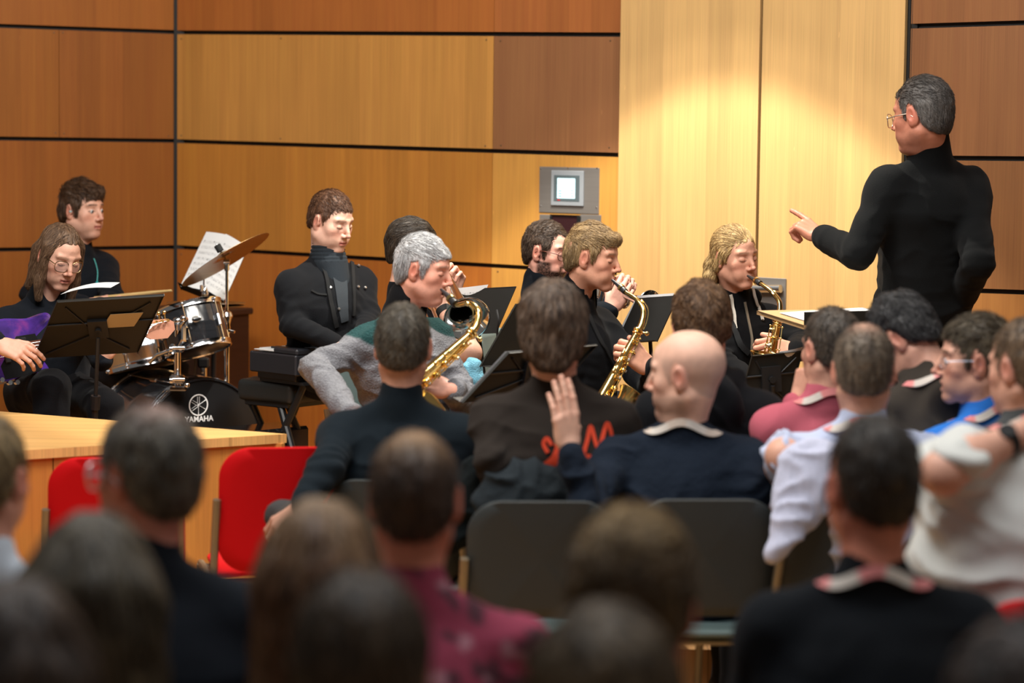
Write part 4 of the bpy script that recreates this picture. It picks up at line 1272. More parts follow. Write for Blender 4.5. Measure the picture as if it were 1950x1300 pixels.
# conductor's desk
A_, B_, C_ = at(1441, 591, 8.95), at(1652, 587, 9.02), at(1531, 619, 8.45)
music_stand(A_, B_, C_, at(1590, 700, 8.72), STG, 'conductor\'s flat desk with a pale board edge and open sheets', wood_=True)
n_ = nrm(np.cross(B_ - A_, C_ - A_)); n_ = n_ if n_[2] > 0 else -n_
E = lambda u, v, z=.004: A_ + (B_ - A_) * u + (C_ - A_) * v + n_ * z
sheet(E(.10, .25), E(.52, .12), E(.10, .97), 'left white sheet on the conductor\'s flat desk'); sheet(E(.50, .20, .008), E(.92, .08, .008), E(.50, .93, .008), 'right white sheet on the conductor\'s flat desk')

# ---------------------------------------------------------------- drums
GLB = mat('black_drum_lacquer', (.016, .017, .02), .16, coat=.7, noise=((2, 2, 120), .25))
SILD = mat('polished_steel_shell', (.62, .63, .65), .22, 1)
HEADB = mat('black_drum_head', (.012, .012, .013), .3)
HEADW = mat('clear_drum_head', (.16, .16, .16), .35)
def drum(name, label, c, axis, r, h, shell, head_hi, head_lo, lugs=8, origin=None, badge=None, hoopm=None, group=None, hoopw=.016):
    c = np.asarray(c, float); F3 = frame(axis, (0, 0, 1) if abs(nrm(axis)[2]) < .8 else (0, 1, 0)); ax = F3[:, 2]
    t = thing(name, label, 'drum', origin if origin is not None else c - ax * h / 2, group)
    MB().lathe([(r * .985, -h / 2), (r, -h / 2 + .004), (r, -h * .04), (r * 1.004, -h * .03), (r * 1.004, h * .03), (r, h * .04), (r, h / 2 - .004), (r * .985, h / 2)], c, ax, 48).build('shell', shell, t)
    for s_, hm in ((1, head_hi), (-1, head_lo)):
        MB().lathe([(0, h / 2 * s_ + .003 * s_), (r * .96, h / 2 * s_ + .003 * s_), (r * .995, h / 2 * s_)], c, ax, 48).build('drum_head', hm, t)
        hp = MB(); q = h / 2 * s_
        hp.lathe([(r * 1.0, q - s_ * hoopw), (r + .009, q - s_ * hoopw), (r + .007, q - s_ * .004), (r + .010, q + s_ * .006), (r + .003, q + s_ * .008), (r * .995, q)], c, ax, 48)
        hp.build('hoop', hoopm or CHROME, t)
    for k in range(lugs):
        a = 2 * math.pi * (k + .5) / lugs; o = F3[:, 0] * math.cos(a) + F3[:, 1] * math.sin(a); tg = np.cross(ax, o)
        lg = MB(); lg.box(c + o * (r + .009), (.016, .018, min(.055, h * .3)), np.stack([tg, o, ax], 1), bev=.005)
        for s_ in (-1, 1):
            lg.tube([c + o * (r + .012), c + o * (r + .012) + ax * s_ * (h / 2 + .002)], .0030, 6)
            lg.ball(c + o * (r + .012) + ax * s_ * (h / 2 - .006), .0075, seg=8, rings=5)
        lg.build('lug', CHROME, t)
    return t, F3
def ring_text(parent, body, c, R, size, name, mt, depth=.0008, font_bold=True):
    cu = bpy.data.curves.new(name, 'FONT'); cu.body = body; cu.size = size; cu.extrude = depth; cu.align_x = 'CENTER'; cu.align_y = 'CENTER'; cu.offset = size * .018
    ob = bpy.data.objects.new(name, cu); COL.objects.link(ob)
    dg = bpy.context.evaluated_depsgraph_get(); me = bpy.data.meshes.new_from_object(ob.evaluated_get(dg)); bpy.data.objects.remove(ob)
    n = len(me.vertices); co = np.empty(n * 3); me.vertices.foreach_get('co', co); co = co.reshape(-1, 3)
    o0 = np.array(parent['_o']); co = co @ np.asarray(R).T + np.asarray(c) - o0
    me.vertices.foreach_set('co', co.ravel()); me.materials.append(mt)
    o = bpy.data.objects.new(name, me); COL.objects.link(o); o.parent = parent; return o
def fork_logo(mb, c, R, r):
    """ring with three crossed tuning forks"""
    P = lambda x, y, z=0: np.asarray(c) + R @ A(x * r, y * r, z)
    mb.torus(c, r, r * .065, R[:, 2], 40, 6, flat=.4)
    for k in range(3):
        a = R_(90 + 60 * k); d = A(math.cos(a), math.sin(a)); p = A(-d[1], d[0])
        Q = lambda u, v: P(*(d * u + p * v))
        mb.tube([Q(-.80, 0), Q(.10, 0)], r * .045, 5, flat=.5)
        for s_ in (-1, 1): mb.tube([Q(.05, 0), Q(.18, s_ * .11), Q(.82, s_ * .11)], r * .042, 5, flat=.5)
        mb.tube([Q(-.92, 0), Q(-.72, 0)], r * .07, 5, flat=.5)
def facing(n, up=(0, 0, 1)):
    n = nrm(n); x = nrm(np.cross(up, n)); return np.stack([x, np.cross(n, x), n], 1)

bc = at(386, 848, 10.45); bn = nrm(A(.60, -.80, 0)); BR_ = .278; bh_ = .44
bc[2] = STG + BR_ + .012
kit = 'drum kit pieces'
bd_, _ = drum('bass_drum', 'black bass drum with white logo on its front head', bc - bn * bh_ / 2, bn, BR_, bh_, GLB, HEADB, HEADW, 8, origin=A(bc[0], bc[1], STG), hoopm=GLB, hoopw=.035)
Rb = facing(bn); lp = bc + bn * .010
lc = at(378, 771, 10.4); k_ = ((bc + bn * .005 - A(0, 0, CAMH)) @ bn) / ((lc - A(0, 0, CAMH)) @ bn); lc = A(0, 0, CAMH) + (lc - A(0, 0, CAMH)) * k_
lm = MB(); fork_logo(lm, lc, Rb, .043); lm.build('logo', WHITE, bd_)
tc_ = at(379, 798, 10.4); k_ = ((bc + bn * .005 - A(0, 0, CAMH)) @ bn) / ((tc_ - A(0, 0, CAMH)) @ bn); tc_ = A(0, 0, CAMH) + (tc_ - A(0, 0, CAMH)) * k_
ring_text(bd_, 'YAMAHA', tc_, Rb, .033, 'lettering', WHITE)
for q in (-.012, -.034):
    MB().torus(bc + bn * q, BR_ + .012, .0022, bn, 60, 6).build('hoop_trim', CHROME, bd_)
MB().torus(bc - bn * (bh_ - .01), BR_ + .010, .0065, bn, 60, 8).build('hoop_trim', CHROME, bd_)
for s_ in (-1, 1):
    p = bc - bn * .12 + Rb[:, 0] * s_ * .22 - A(0, 0, .14)
    MB().tube([p, A(p[0] + Rb[0, 0] * s_ * .12 + bn[0] * .08, p[1] + Rb[1, 0] * s_ * .12 + bn[1] * .08, STG + .01)], .007, 8).build('spur', CHROME, bd_)
# rack tom
tc2 = at(368, 626, 10.42); tax = nrm(A(-.26, .22, .93))
tom, TF = drum('rack_tom', 'black lacquered tom with an oval badge above the bass drum', tc2, tax, .132, .185, GLB, HEADW, HEADB, 6, origin=tc2 - A(0, 0, .14))
bdir = nrm(A(.30, -1, 0)); bdir = nrm(bdir - tax * (bdir @ tax)); bp_ = tc2 + bdir * .1525 + tax * .01
bx_ = nrm(np.cross(tax, bdir)); Rt = np.stack([bx_, tax, bdir], 1)
bm = MB(); bm.ball(bp_, (.021, .013, .003), Rt, 20, 8); bo = bm.build('badge', mat('badge_metal', (.55, .52, .48), .3, .9), tom)
bm = MB(); bm.ball(bp_ + bdir * .0012, (.018, .010, .003), Rt, 20, 8); bo = bm.build('badge_face', BLACKG, bo)
# steel snare and floor-side tom
sc1 = at(280, 662, 10.75); sax_ = nrm(A(-.22, .12, .96))
snare, _ = drum('snare_drum', 'shiny steel snare drum left of the black tom', sc1, sax_, .178, .15, SILD, HEADW, HEADW, 8, origin=sc1 - A(0, 0, .1))
# small dark tom partly hidden between the two
sc2 = at(318, 668, 10.62)
# tom holder on top of bass drum
hp_ = thing('tom_holder', 'chrome post and clamps holding the tom over the bass drum', 'drum holder', at(338, 735, 10.35))
a0, a1 = at(338, 612, 10.30), at(338, 738, 10.35)
MB().tube([a0, a1], .014, 14).build('post', CHROME, hp_)
m_ = MB(); m_.ball(at(338, 610, 10.30), (.020, .020, .016)); m_.cyl(at(338, 617, 10.30), at(338, 628, 10.30), .024); m_.build('post_cap', CHROME, hp_)
for y in (662, 722):
    m_ = MB(); m_.box(at(338, y, 10.32), (.062, .05, .035), bev=.008); m_.cyl(at(326, y, 10.27), at(352, y, 10.27), .009); m_.cyl(at(324, y + 2, 10.27), at(329, y + 2, 10.27), .015); m_.build('clamp', CHROME, hp_)
m_ = MB(); m_.tube(bez([at(340, 662, 10.30), at(350, 640, 10.24), at(346, 620, 10.18), at(356, 606, 10.16)], 6), .008, 10); m_.box(at(352, 635, 10.14), (.028, .02, .065), bev=.008); m_.ball(at(349, 606, 10.12), .013); m_.build('arm', CHROME, hp_)
m_ = MB(); m_.tube([at(322, 668, 10.30), at(300, 676, 10.35), at(285, 690, 10.38)], .009, 10); m_.build('arm', CHROME, hp_)
m_ = MB(); m_.box(at(340, 738, 10.33), (.075, .06, .022), bev=.006); m_.ball(at(356, 733, 10.27), .012); m_.build('base_plate', CHROME, hp_)
# tom bracket on the tom's right side
# floor stand that carries the tom from behind
fs = thing('tom_stand', 'thick chrome stand leg behind the tom, reaching the stage', 'drum stand', A(*at(388, 700, 10.8)[:2], STG))
b_ = at(388, 690, 10.8); MB().tube([b_, A(b_[0], b_[1], STG)], .013, 12).build('pole', CHROME, fs)
m_ = MB(); m_.box(at(388, 690, 10.8), (.05, .045, .045), bev=.008); m_.build('clamp', BLACKM, fs)
for k in range(3):
    a = R_(90 + 120 * k); MB().tube([A(b_[0], b_[1], STG + .2), A(b_[0] + .16 * math.cos(a), b_[1] + .16 * math.sin(a), STG + .01)], .008, 8).build('leg', CHROME, fs)
# cymbals
def cymbal(name, label, c, n, r, bow=.016, seg=64):
    t = thing(name, label, 'cymbal', c); n = nrm(n)
    prof = [(.006, .0), (r * .05, .001), (r * .12, -.004), (r * .155, -.016), (r * .17, -.018)] + [(r * q, -.018 - bow * ((q - .17) / .83) ** 1.6) for q in (.3, .45, .6, .75, .9, 1.0)]
    up = [(a, b + .0012) for a, b in prof]; MB().lathe([prof[0]] + up + prof[::-1], c, n, seg).build('plate', CYMB, t)
    return t
cc = at(425, 486, 10.62); cn = nrm(A(-.53, .13, .83))
cy = cymbal('crash_cymbal', 'large bronze crash cymbal tilted steeply on a chrome stand', cc + cn * .012, cn, .212)
cs = thing('cymbal_stand', 'tall chrome cymbal stand carrying the tilted crash cymbal', 'cymbal stand', A(*at(432, 760, 10.6)[:2], STG))
tp_ = at(432, 498, 10.60); bt = A(tp_[0], tp_[1], STG)
MB().tube([tp_, at(432, 612, 10.60)], .0065, 10).build('upper_tube', CHROME, cs)
MB().tube([at(432, 606, 10.60), bt + A(0, 0, .25)], .0115, 12).build('lower_tube', CHROME, cs)
m_ = MB(); q = at(432, 604, 10.6); m_.lathe([(.008, .03), (.020, .022), (.026, .006), (.020, -.006), (.014, -.03), (.016, -.05), (.012, -.07)], q); m_.cyl(q + A(.01, -.01, -.055), q + A(.035, -.02, -.06), .006); m_.build('collar', CHROME, cs)
m_ = MB(); m_.cyl(tp_ + A(-.012, -.01, 0), tp_ + A(.014, -.01, 0), .012); m_.box(tp_ + A(0, 0, -.02), (.02, .02, .04), bev=.004); m_.tube([tp_, cc - cn * .01, cc + cn * .055], [.006, .005, .0035], 8); m_.build('tilter', CHROME, cs)
m_ = MB(); m_.lathe([(.0, .052), (.015, .05), (.015, .020), (.004, .018)], cc, cn, 14); m_.build('felt', mat('black_felt', (.02, .02, .02), .9), cs)
for k in range(3):
    a = R_(50 + 120 * k); MB().tube([bt + A(0, 0, .28), bt + A(.2 * math.cos(a), .2 * math.sin(a), .01)], .007, 8).build('leg', CHROME, cs)
hc_ = at(392, 574, 10.85)
cymbal('hi_hat_cymbals', 'flat pair of hi-hat cymbals above the black tom', hc_ + A(0, 0, .012), (0, .02, 1), .170, .010)
hh_ = bpy.data.objects['hi_hat_cymbals']
p_ = MB(); r = .17; prof = [(.006, 0), (r * .17, .016)] + [(r * q, .018 + .010 * ((q - .17) / .83) ** 1.6) for q in (.3, .6, 1.0)]
p_.lathe([(a, b - .030) for a, b in prof], hc_ - A(0, 0, .002), (0, .02, 1), 64); p_.build('lower_plate', CYMB, hh_)
hs = thing('hi_hat_stand', 'slim chrome hi-hat stand whose rod rises behind the tom', 'cymbal stand', A(hc_[0], hc_[1], STG))
MB().tube([at(388, 518, 10.85), A(hc_[0] - .005, hc_[1], STG + .3)], .0035, 8).build('rod', CHROME, hs)
m_ = MB(); m_.lathe([(.004, .055), (.010, .050), (.016, .030), (.016, .012), (.008, .0)], hc_ + A(-.005, 0, .012), (0, 0, 1), 16); m_.box(hc_ + A(-.018, -.012, .058), (.012, .012, .03), bev=.003); m_.build('clutch', CHROME, hs)
MB().tube([A(hc_[0] - .005, hc_[1], .78), A(hc_[0] - .005, hc_[1], STG + .02)], .011, 12).build('tube', CHROME, hs)
for k in range(3):
    a = R_(90 + 120 * k); MB().tube([A(hc_[0], hc_[1], STG + .28), A(hc_[0] + .2 * math.cos(a), hc_[1] + .2 * math.sin(a), STG + .01)], .007, 8).build('leg', CHROME, hs)
# stick
st_ = thing('drumstick', 'pale wooden drumstick held by the drummer behind the black stand', 'drumstick', at(185, 566, 10.8))
m_ = MB(); p, q = at(180, 568, 10.85), at(327, 553, 10.75); m_.tube([p, p + (q - p) * .75, p + (q - p) * .96, p + (q - p) * .975, q], [.0085, .0080, .0055, .0060, .0045], 10); m_.build('stick', mat('hickory', srgb(214, 180, 120), .5, noise=((20, 20, 20), .08)), st_)

# ---------------------------------------------------------------- stage piano, its stand and bench
kc = at(563, 677, 9.95); kz = kc[2]; kd = nrm(A(.70, .71, 0)); ke = nrm(A(-.71, .70, 0)) ; kL = 1.16; kW = .29
KB = mat('satin_black_keyboard', srgb(36, 37, 42), .42)
piano = thing('stage_piano', 'black digital stage piano with round white logo behind the grey-haired saxophonist', 'keyboard', A(kc[0], kc[1], kz - .12))
Rk = np.stack([kd, ke, A(0, 0, 1)], 1); cK = kc + kd * kL / 2 + ke * kW / 2
MB().box(cK - A(0, 0, .042), (kL, kW, .084), Rk, bev=.006).build('case', KB, piano)
MB().box(cK - A(0, 0, .096) + ke * .01, (kL - .06, kW - .05, .030), Rk, bev=.005).build('base', BLACKP, piano)
MB().box(cK + A(0, 0, .010) - ke * .07 , (kL - .012, .15, .028), Rk, bev=.008).build('control_deck', KB, piano)
kk = MB()
for i in range(42): kk.box(kc + kd * (.05 + i * .0252 + .012) + ke * .225 + A(0, 0, .004), (.0238, .12, .012), Rk)
kk.build('white_keys', PAPER, piano, smooth=False)
kk = MB()
for i in range(41):
    if i % 7 in (0, 1, 3, 4, 5): kk.box(kc + kd * (.05 + (i + 1) * .0252) + ke * .20 + A(0, 0, .012), (.012, .07, .012), Rk)
kk.build('black_keys', BLACKP, piano, smooth=False)
Rl = np.stack([kd, A(0, 0, 1), -ke], 1)
lm = MB(); lq = kc + kd * .075 - ke * .002 - A(0, 0, .032); fork_logo(lm, lq, Rl, .0185); lm.build('logo', WHITE, piano)
ring_text(piano, 'YAMAHA', kc + kd * .185 - ke * .001 - A(0, 0, .032), Rl, .036, 'lettering', WHITE)
ks = thing('keyboard_stand', 'black folding metal stand under the stage piano', 'keyboard stand', A(cK[0], cK[1], STG))
for u_ in (.09, kL - .12):
    for s_ in (-1, 1):
        a = kc + kd * u_ + ke * (.5 * kW - s_ * .10) - A(0, 0, .112); b = A(*(kc + kd * (u_ - .05) + ke * (.5 * kW + s_ * .22))[:2], STG + .012)
        MB().tube([a, b], .0155, 10).build('leg', BLACKM, ks)
for y_ in (.28, .62):
    a = kc + kd * .05 + ke * .14; b = kc + kd * (kL - .14) + ke * .14; MB().tube([A(a[0], a[1], STG + y_), A(b[0], b[1], STG + y_)], .012, 8).build('crossbar', BLACKM, ks)
m_ = MB(); m_.box(kc + kd * .07 + ke * .14 - A(0, 0, .118), (.05, kW - .02, .012), Rk); m_.box(kc + kd * (kL - .12) + ke * .14 - A(0, 0, .118), (.05, kW - .02, .012), Rk); m_.build('top_rail', BLACKM, ks)
pb_ = at(588, 742, 10.25); bench = thing('piano_bench', 'black padded keyboard bench on crossed metal legs', 'bench', A(pb_[0], pb_[1], STG))
Rn = Rh(128); bz_ = pb_[2]
F_ = Field(pb_ + A(-.4, -.4, -.1), pb_ + A(.4, .4, .1), .008); F_.rbox(pb_ - Rn[:, 1] * .08 , A(.165, .13, .022), .022, 0, Rn); F_.rbox(pb_ - Rn[:, 1] * .08 + A(0, 0, .02), A(.13, .10, .010), .02, .02, Rn)
V, Q = F_.mesh(); MB().add(V, Q).build('cushion', LEATHER, bench)
MB().box(pb_ - Rn[:, 1] * .08 - A(0, 0, .05), (.34, .24, .022), Rn, bev=.003).build('seat_frame', BLACKM, bench)
for s_ in (-1, 1):
    for e in (-1, 1):
        a = pb_ - Rn[:, 1] * .08 + Rn[:, 0] * s_ * .14 + Rn[:, 1] * e * .10 - A(0, 0, .06); b = pb_ - Rn[:, 1] * .08 + Rn[:, 0] * -s_ * .14 + Rn[:, 1] * e * .10; b[2] = STG + .015
        MB().tube([a, b], .0125, 8).build('leg', BLACKM, bench)
a = pb_ - Rn[:, 1] * .08; MB().box(A(a[0], a[1], STG + .2), (.05, .24, .02), Rn).build('brace', BLACKM, bench)
# glossy black case lying low behind
cz = at(478, 805, 10.0); MBc = MB(); 
case = thing('pedal_board', 'glossy black low box with white markings beside the bass drum', 'pedal', A(cz[0], cz[1], STG))
cz = at(500, 812, 10.15); m_ = MB(); m_.box(A(cz[0], cz[1], (STG + cz[2]) / 2), (.34, .20, cz[2] - STG), Rk, bev=.012); m_.build('housing', BLACKG, case)
m_ = MB()
for i in range(5): m_.box(A(cz[0], cz[1], cz[2] - .03) - ke * .1005 + kd * (-.03 + .02 * i), (.010, .002, .006), Rk)
m_.build('marking', WHITE, case)
# paper on the piano's left
wp = kc + ke * .22 + kd * -.0; tag(MB().box(kc + ke * .20 + kd * .025 + A(0, 0, .0085), (.045, .12, .003), Rk).build('paper_sheet', PAPER, None, smooth=False, origin=kc + ke * .2), 'small white paper on the left end of the stage piano', 'paper')

# ---------------------------------------------------------------- saxophones, trumpet, trombone, bass guitar
def sax(label, neck, bottom, front, tenor=False, twist=0, seed=0):
    """neck: points from the mouthpiece tip to the top of the body; bottom: foot of the body tube; front: bell side"""
    neck = [np.asarray(p, float) for p in neck]; top = neck[-1]; bottom = np.asarray(bottom, float)
    t = thing('tenor_saxophone' if tenor else 'alto_saxophone', label, 'saxophone', bottom)
    d = nrm(bottom - top); f = nrm(np.asarray(front) - d * (np.asarray(front) @ d)); s = np.cross(d, f); L = np.linalg.norm(bottom - top)
    r0, r1 = (.0125, .041) if tenor else (.0115, .029); k = 1.25 if tenor else 1.0
    P = lambda a, b=0, c=0: top + d * a + f * b + s * c
    off = .088 * k
    body = [P(0), P(L * .5), P(L * .97)]
    MB().tube([P(-.004), P(L * .25), P(L * .5), P(L * .75), P(L)], [r0, r0 + (r1 - r0) * .25, r0 + (r1 - r0) * .5, r0 + (r1 - r0) * .75, r1], 20).build('body_tube', BRASS, t)
    a_ = np.linspace(0, math.pi, 14); bow = [P(L + math.sin(q) * off * .55, off / 2 * (1 - math.cos(q))) for q in a_]
    MB().tube(bow, np.linspace(r1, r1 * 1.28, 14), 20).build('bow', BRASS, t)
    bl = (.27 if tenor else .225) * 1.0; pr = []; rr = []
    for q in np.linspace(0, 1, 16):
        pr.append(P(L - bl * q, off + .030 * q * q)); rr.append(r1 * 1.28 + (.011 * q + (.022 if not tenor else .030) * q ** 7) * k)
    m_ = MB(); m_.tube(pr, rr, 28, caps=False); m_.tube(pr[::-1], [q - .0015 for q in rr[::-1]], 28, caps=False); m_.torus(pr[-1], rr[-1], .0022, pr[-1] - pr[-2], 36, 6)
    m_.build('bell', BRASS, t)
    # neck and mouthpiece
    C = bez(neck, 8); n = len(C); mp = int(n * .30)
    MB().tube(C[mp:], np.linspace(r0 * .62, r0 * .98, n - mp), 16).build('neck', BRASS, t)
    MB().tube(C[:mp + 2], np.concatenate([np.linspace(.0045, .0115 * k, mp), [.0115 * k, .0105 * k]]), 14).build('mouthpiece', BLACKP, t)
    i = max(2, mp - 4); MB().tube(C[i - 1:i + 2], .0130 * k, 16).build('ligature', BRASSK, t)
    m_ = MB(); m_.torus(C[-1], r0 * 1.35, .0045, d, 24, 8); m_.torus(C[-1] + d * .012, r0 * 1.3, .003, d, 24, 8); m_.cyl(C[-1] + f * r0, C[-1] + f * (r0 + .022), .003); m_.ball(C[-1] + f * (r0 + .024), (.008, .004, .008)); m_.build('neck_clamp', BRASSK, t)
    j = int(n * .72); u3 = nrm(C[j] - C[j - 1]); o3 = nrm(np.cross(s, u3)); o3 = o3 if o3[2] > 0 else -o3
    m_ = MB(); m_.tube([C[q] + o3 * (r0 + .006) for q in range(int(n * .5), n - 1)], .0022, 6); m_.lathe([(.0, .006), (.008, .005), (.008, 0)], C[int(n * .55)] + o3 * r0 * .9, o3, 14); m_.build('octave_key', BRASSK, t)
    rng = np.random.RandomState(seed + 3)
    rb = lambda q: r0 + (r1 - r0) * q
    for c_ang, n_k, rod in ((0.15, 8, 1), (1.15, 5, 1), (-1.1, 5, 1)):
        o = f * math.cos(c_ang) * (-1 if False else 1) + s * math.sin(c_ang)
        m_ = MB(); m_.tube([P(L * .06) + o * (rb(.06) + .011), P(L * .97) + o * (rb(.97) + .011)], .0024, 6)
        for q in np.linspace(.06, .97, 9): m_.cyl(P(L * q) + o * (rb(q) - .002), P(L * q) + o * (rb(q) + .012), .0022, seg=6); m_.ball(P(L * q) + o * (rb(q) + .012), .0038, seg=8, rings=5)
        m_.build('key_rod', BRASSK, t)
    for q, ang in [(.10, .5), (.18, -.35), (.26, .45), (.34, -.1), (.42, .4), (.50, -.2), (.60, .4), (.70, 0), (.80, .4), (.90, -.1)]:
        o = f * math.cos(ang) + s * math.sin(ang); rk = (.009 + .010 * q) * k; c = P(L * q) + o * (rb(q) + .004)
        m_ = MB(); m_.lathe([(.0, .009), (rk * .35, .0085), (rk * .4, .007), (rk * .92, .006), (rk, .003), (rk, 0), (rk * .6, -.006)], c, o, 20)
        m_.tube([c + o * .009, c + o * .012 + np.cross(d, o) * rk * .8, c + np.cross(d, o) * rk * 1.5 + o * .006], .0022, 6)
        m_.build('key_cup', BRASSK, t)
        if q in (.26, .34, .42, .60, .70, .80):
            MB().ball(c + o * .0105, (.0055, .0055, .0025), frame(o), 10, 6).build('pearl', mat('pearl', (.75, .72, .66), .2), t)
    for q, sz in ((.55, 1), (.80, 1.15)):          # bell side guards
        c = P(L - bl * (1 - q) - .0, off + .01) + s * (r1 * 1.5); o = s
        m_ = MB(); m_.lathe([(.0, .010), (.020 * k * sz, .008), (.022 * k * sz, .002), (.015, -.006)], c, o, 24)
        for b in range(3):
            a = b * 2.1; e = frame(o); v_ = e[:, 0] * math.cos(a) + e[:, 1] * math.sin(a); m_.tube([c + v_ * .027 * k - o * .006, c + v_ * .026 * k + o * .012, c + v_ * .010 + o * .018], .002, 6)
        m_.torus(c + o * .018, .010, .002, o, 18, 6); m_.build('key_guard', BRASSK, t)
    m_ = MB(); m_.tube([P(L - bl * .55, r1), P(L - bl * .55, off - r1)], .005, 8); m_.torus(P(L - bl * .55, off / 2), .010, .0025, s, 20, 6); m_.build('bell_brace', BRASSK, t)
    m_ = MB()
    for q, c_ in ((.22, .024), (.30, .026), (.38, .024)): m_.ball(P(L * q) - f * .0 + s * c_ , (.006, .014, .004), np.stack([f, d, s], 1), 10, 6)
    m_.build('palm_key', BRASSK, t)
    return t

sax('gold tenor saxophone played by the grey-haired man', [at(840, 551, 8.50), at(856, 566, 8.44), at(870, 580, 8.39), at(893, 577, 8.34), at(911, 592, 8.30), at(908, 618, 8.28), at(899, 633, 8.27)], at(664, 846, 7.98), A(.45, -.55, -.9), tenor=True)
sax('gold alto saxophone played by the short-haired blond young man', [at(1166, 533, 8.98), at(1180, 545, 8.95), at(1193, 557, 8.92), at(1212, 570, 8.88), at(1225, 590, 8.85), at(1222, 614, 8.83), at(1215, 630, 8.82)], at(1100, 842, 8.60), A(.9, -.15, .2))
sax('gold alto saxophone played by the long-haired blond musician', [at(1424, 525, 9.36), at(1438, 533, 9.30), at(1450, 541, 9.25), at(1469, 555, 9.20), at(1484, 575, 9.16), at(1484, 598, 9.14), at(1481, 611, 9.14)], at(1446, 800, 9.05), A(-.15, -.95, .1))

# trumpet
tm, tb_ = at(1087, 512, 9.72), at(1262, 588, 9.30); td = nrm(tb_ - tm); tu = nrm(A(0, 0, 1) - td * td[2]); ts_ = np.cross(td, tu)
tr = thing('trumpet', 'silver trumpet half hidden behind the short-haired blond saxophonist', 'trumpet', tm)
TP = lambda a, b=0, c=0: tm + td * a + tu * b + ts_ * c
m_ = MB(); m_.tube([TP(.0), TP(.012), TP(.03), TP(.085)], [.0135, .0115, .006, .0048], 16); m_.build('mouthpiece', SILVER, tr)
MB().tube([TP(.07, 0), TP(.33, 0)], .0062, 12).build('lead_pipe', SILVER, tr)
a_ = np.linspace(0, math.pi, 10); MB().tube([TP(.33 + math.sin(q) * .028, -.028 * (1 - math.cos(q))) for q in a_] + [TP(.24, -.056)], .0066, 12).build('tuning_slide', SILVER, tr)
pr = [TP(.16, -.004, .012)] + [TP(.16 + .32 * q, -.004, .012) for q in np.linspace(.08, 1, 16)]; rr = [.0062] + [.0065 + .012 * q ** 2 + .038 * q ** 9 for q in np.linspace(.08, 1, 16)]
m_ = MB(); m_.tube(pr, rr, 24, caps=False); m_.tube(pr[::-1], [q - .001 for q in rr[::-1]], 24, caps=False); m_.torus(pr[-1], rr[-1], .0018, td, 32, 6); m_.build('bell', SILVER, tr)
MB().tube([TP(.17, -.004, .012), TP(.155 - .02, -.018, .012), TP(.145, -.045, .012), TP(.17, -.058, .012), TP(.21, -.058, .006)], .0062, 12).build('bell_bow', SILVER, tr)
for k in range(3):
    c = TP(.205 + .026 * k, 0, .006); m_ = MB(); m_.lathe([(0, -.082), (.009, -.082), (.0105, -.076), (.0105, .034), (.0115, .036), (.0115, .044), (.003, .045), (.003, .060), (.0075, .061), (.0075, .065), (0, .066)], c, tu, 18); m_.build('valve', SILVER, tr)
# trombone
bmth, bth = at(889, 607, 9.02), at(847, 512, 9.42); ba = nrm(bmth - bth); bl_ = np.linalg.norm(bmth - bth)
tbn = thing('trombone', 'trombone whose silver bell shows beside the tenor saxophone', 'trombone', bmth - A(0, 0, .08))
q_ = np.linspace(0, 1, 22); pr = [bth + ba * bl_ * q for q in q_]; rr = [.011 + .012 * q + .010 * q ** 3 + .050 * q ** 9 for q in q_]
m_ = MB(); m_.tube(pr, rr, 40, caps=False); m_.build('bell', SILVER, tbn)
m_ = MB(); m_.tube(pr[::-1], [r - .0015 for r in rr[::-1]], 40, caps=False); m_.build('bell_lining', SILVER, tbn)
m_ = MB(); m_.torus(bmth, rr[-1], .0030, ba, 48, 8); m_.build('rim', SILVER, tbn)
side = nrm(np.cross(ba, A(0, 0, 1))); back = bth - ba * .28
MB().tube(bez([bth, back, back - ba * .05 + side * .055, back + side * .11, bth + side * .11 + ba * .05], 8), .0085, 10).build('tuning_slide', BRASS, tbn)
for o in (.11, .145): MB().tube([bth + side * o - ba * .02, bth + side * o + ba * .62], .0068, 10).build('slide_tube', SILVER, tbn)
for q in (.02, .22): MB().tube([bth + side * .11 + ba * q, bth + side * .145 + ba * q], .005, 8).build('brace', SILVER, tbn)
MB().tube([bth + ba * .06, bth + side * .11 + ba * .06], .004, 8).build('brace', SILVER, tbn)

# bass guitar
GP = mat('purple_galaxy_finish', srgb(70, 38, 120), .14, coat=.8)
nt = GP.node_tree; b = nt.nodes['Principled BSDF']; tc0 = nt.nodes.new('ShaderNodeTexCoord'); nz = nt.nodes.new('ShaderNodeTexNoise'); nz.inputs['Scale'].default_value = 9; nz.inputs['Detail'].default_value = 5
rp = nt.nodes.new('ShaderNodeValToRGB'); e = rp.color_ramp.elements; e[0].position = .32; e[0].color = (*srgb(30, 18, 70), 1); e[1].position = .70; e[1].color = (*srgb(170, 70, 150), 1); x = e.new(.5); x.color = (*srgb(78, 44, 140), 1)
nt.links.new(tc0.outputs['Object'], nz.inputs['Vector']); nt.links.new(nz.outputs[0], rp.inputs[0]); nt.links.new(rp.outputs[0], b.inputs['Base Color'])
g0 = at(20, 668, 9.30); g1 = at(318, 622, 9.74); gd = nrm(g1 - g0); gn = nrm(A(.35, -.93, .12)); gn = nrm(gn - gd * (gn @ gd)); gu = np.cross(gn, gd); gu = gu if gu[2] > 0 else -gu
gt = thing('bass_guitar', 'purple galaxy-finish bass guitar in the long-haired player\'s lap', 'guitar', g0)
G = lambda a, b, c=0: g0 + gd * a + gu * b + gn * c
out = bez([A(.13, .060), A(.205, .125), A(.185, .165), A(.09, .150), A(-.03, .165), A(-.14, .135), A(-.185, .04), A(-.18, -.06), A(-.12, -.150), A(-.01, -.150), A(.06, -.120), A(.13, -.150), A(.165, -.13), A(.13, -.060), A(.10, -.045), A(.10, .045)], 6)[:-1]
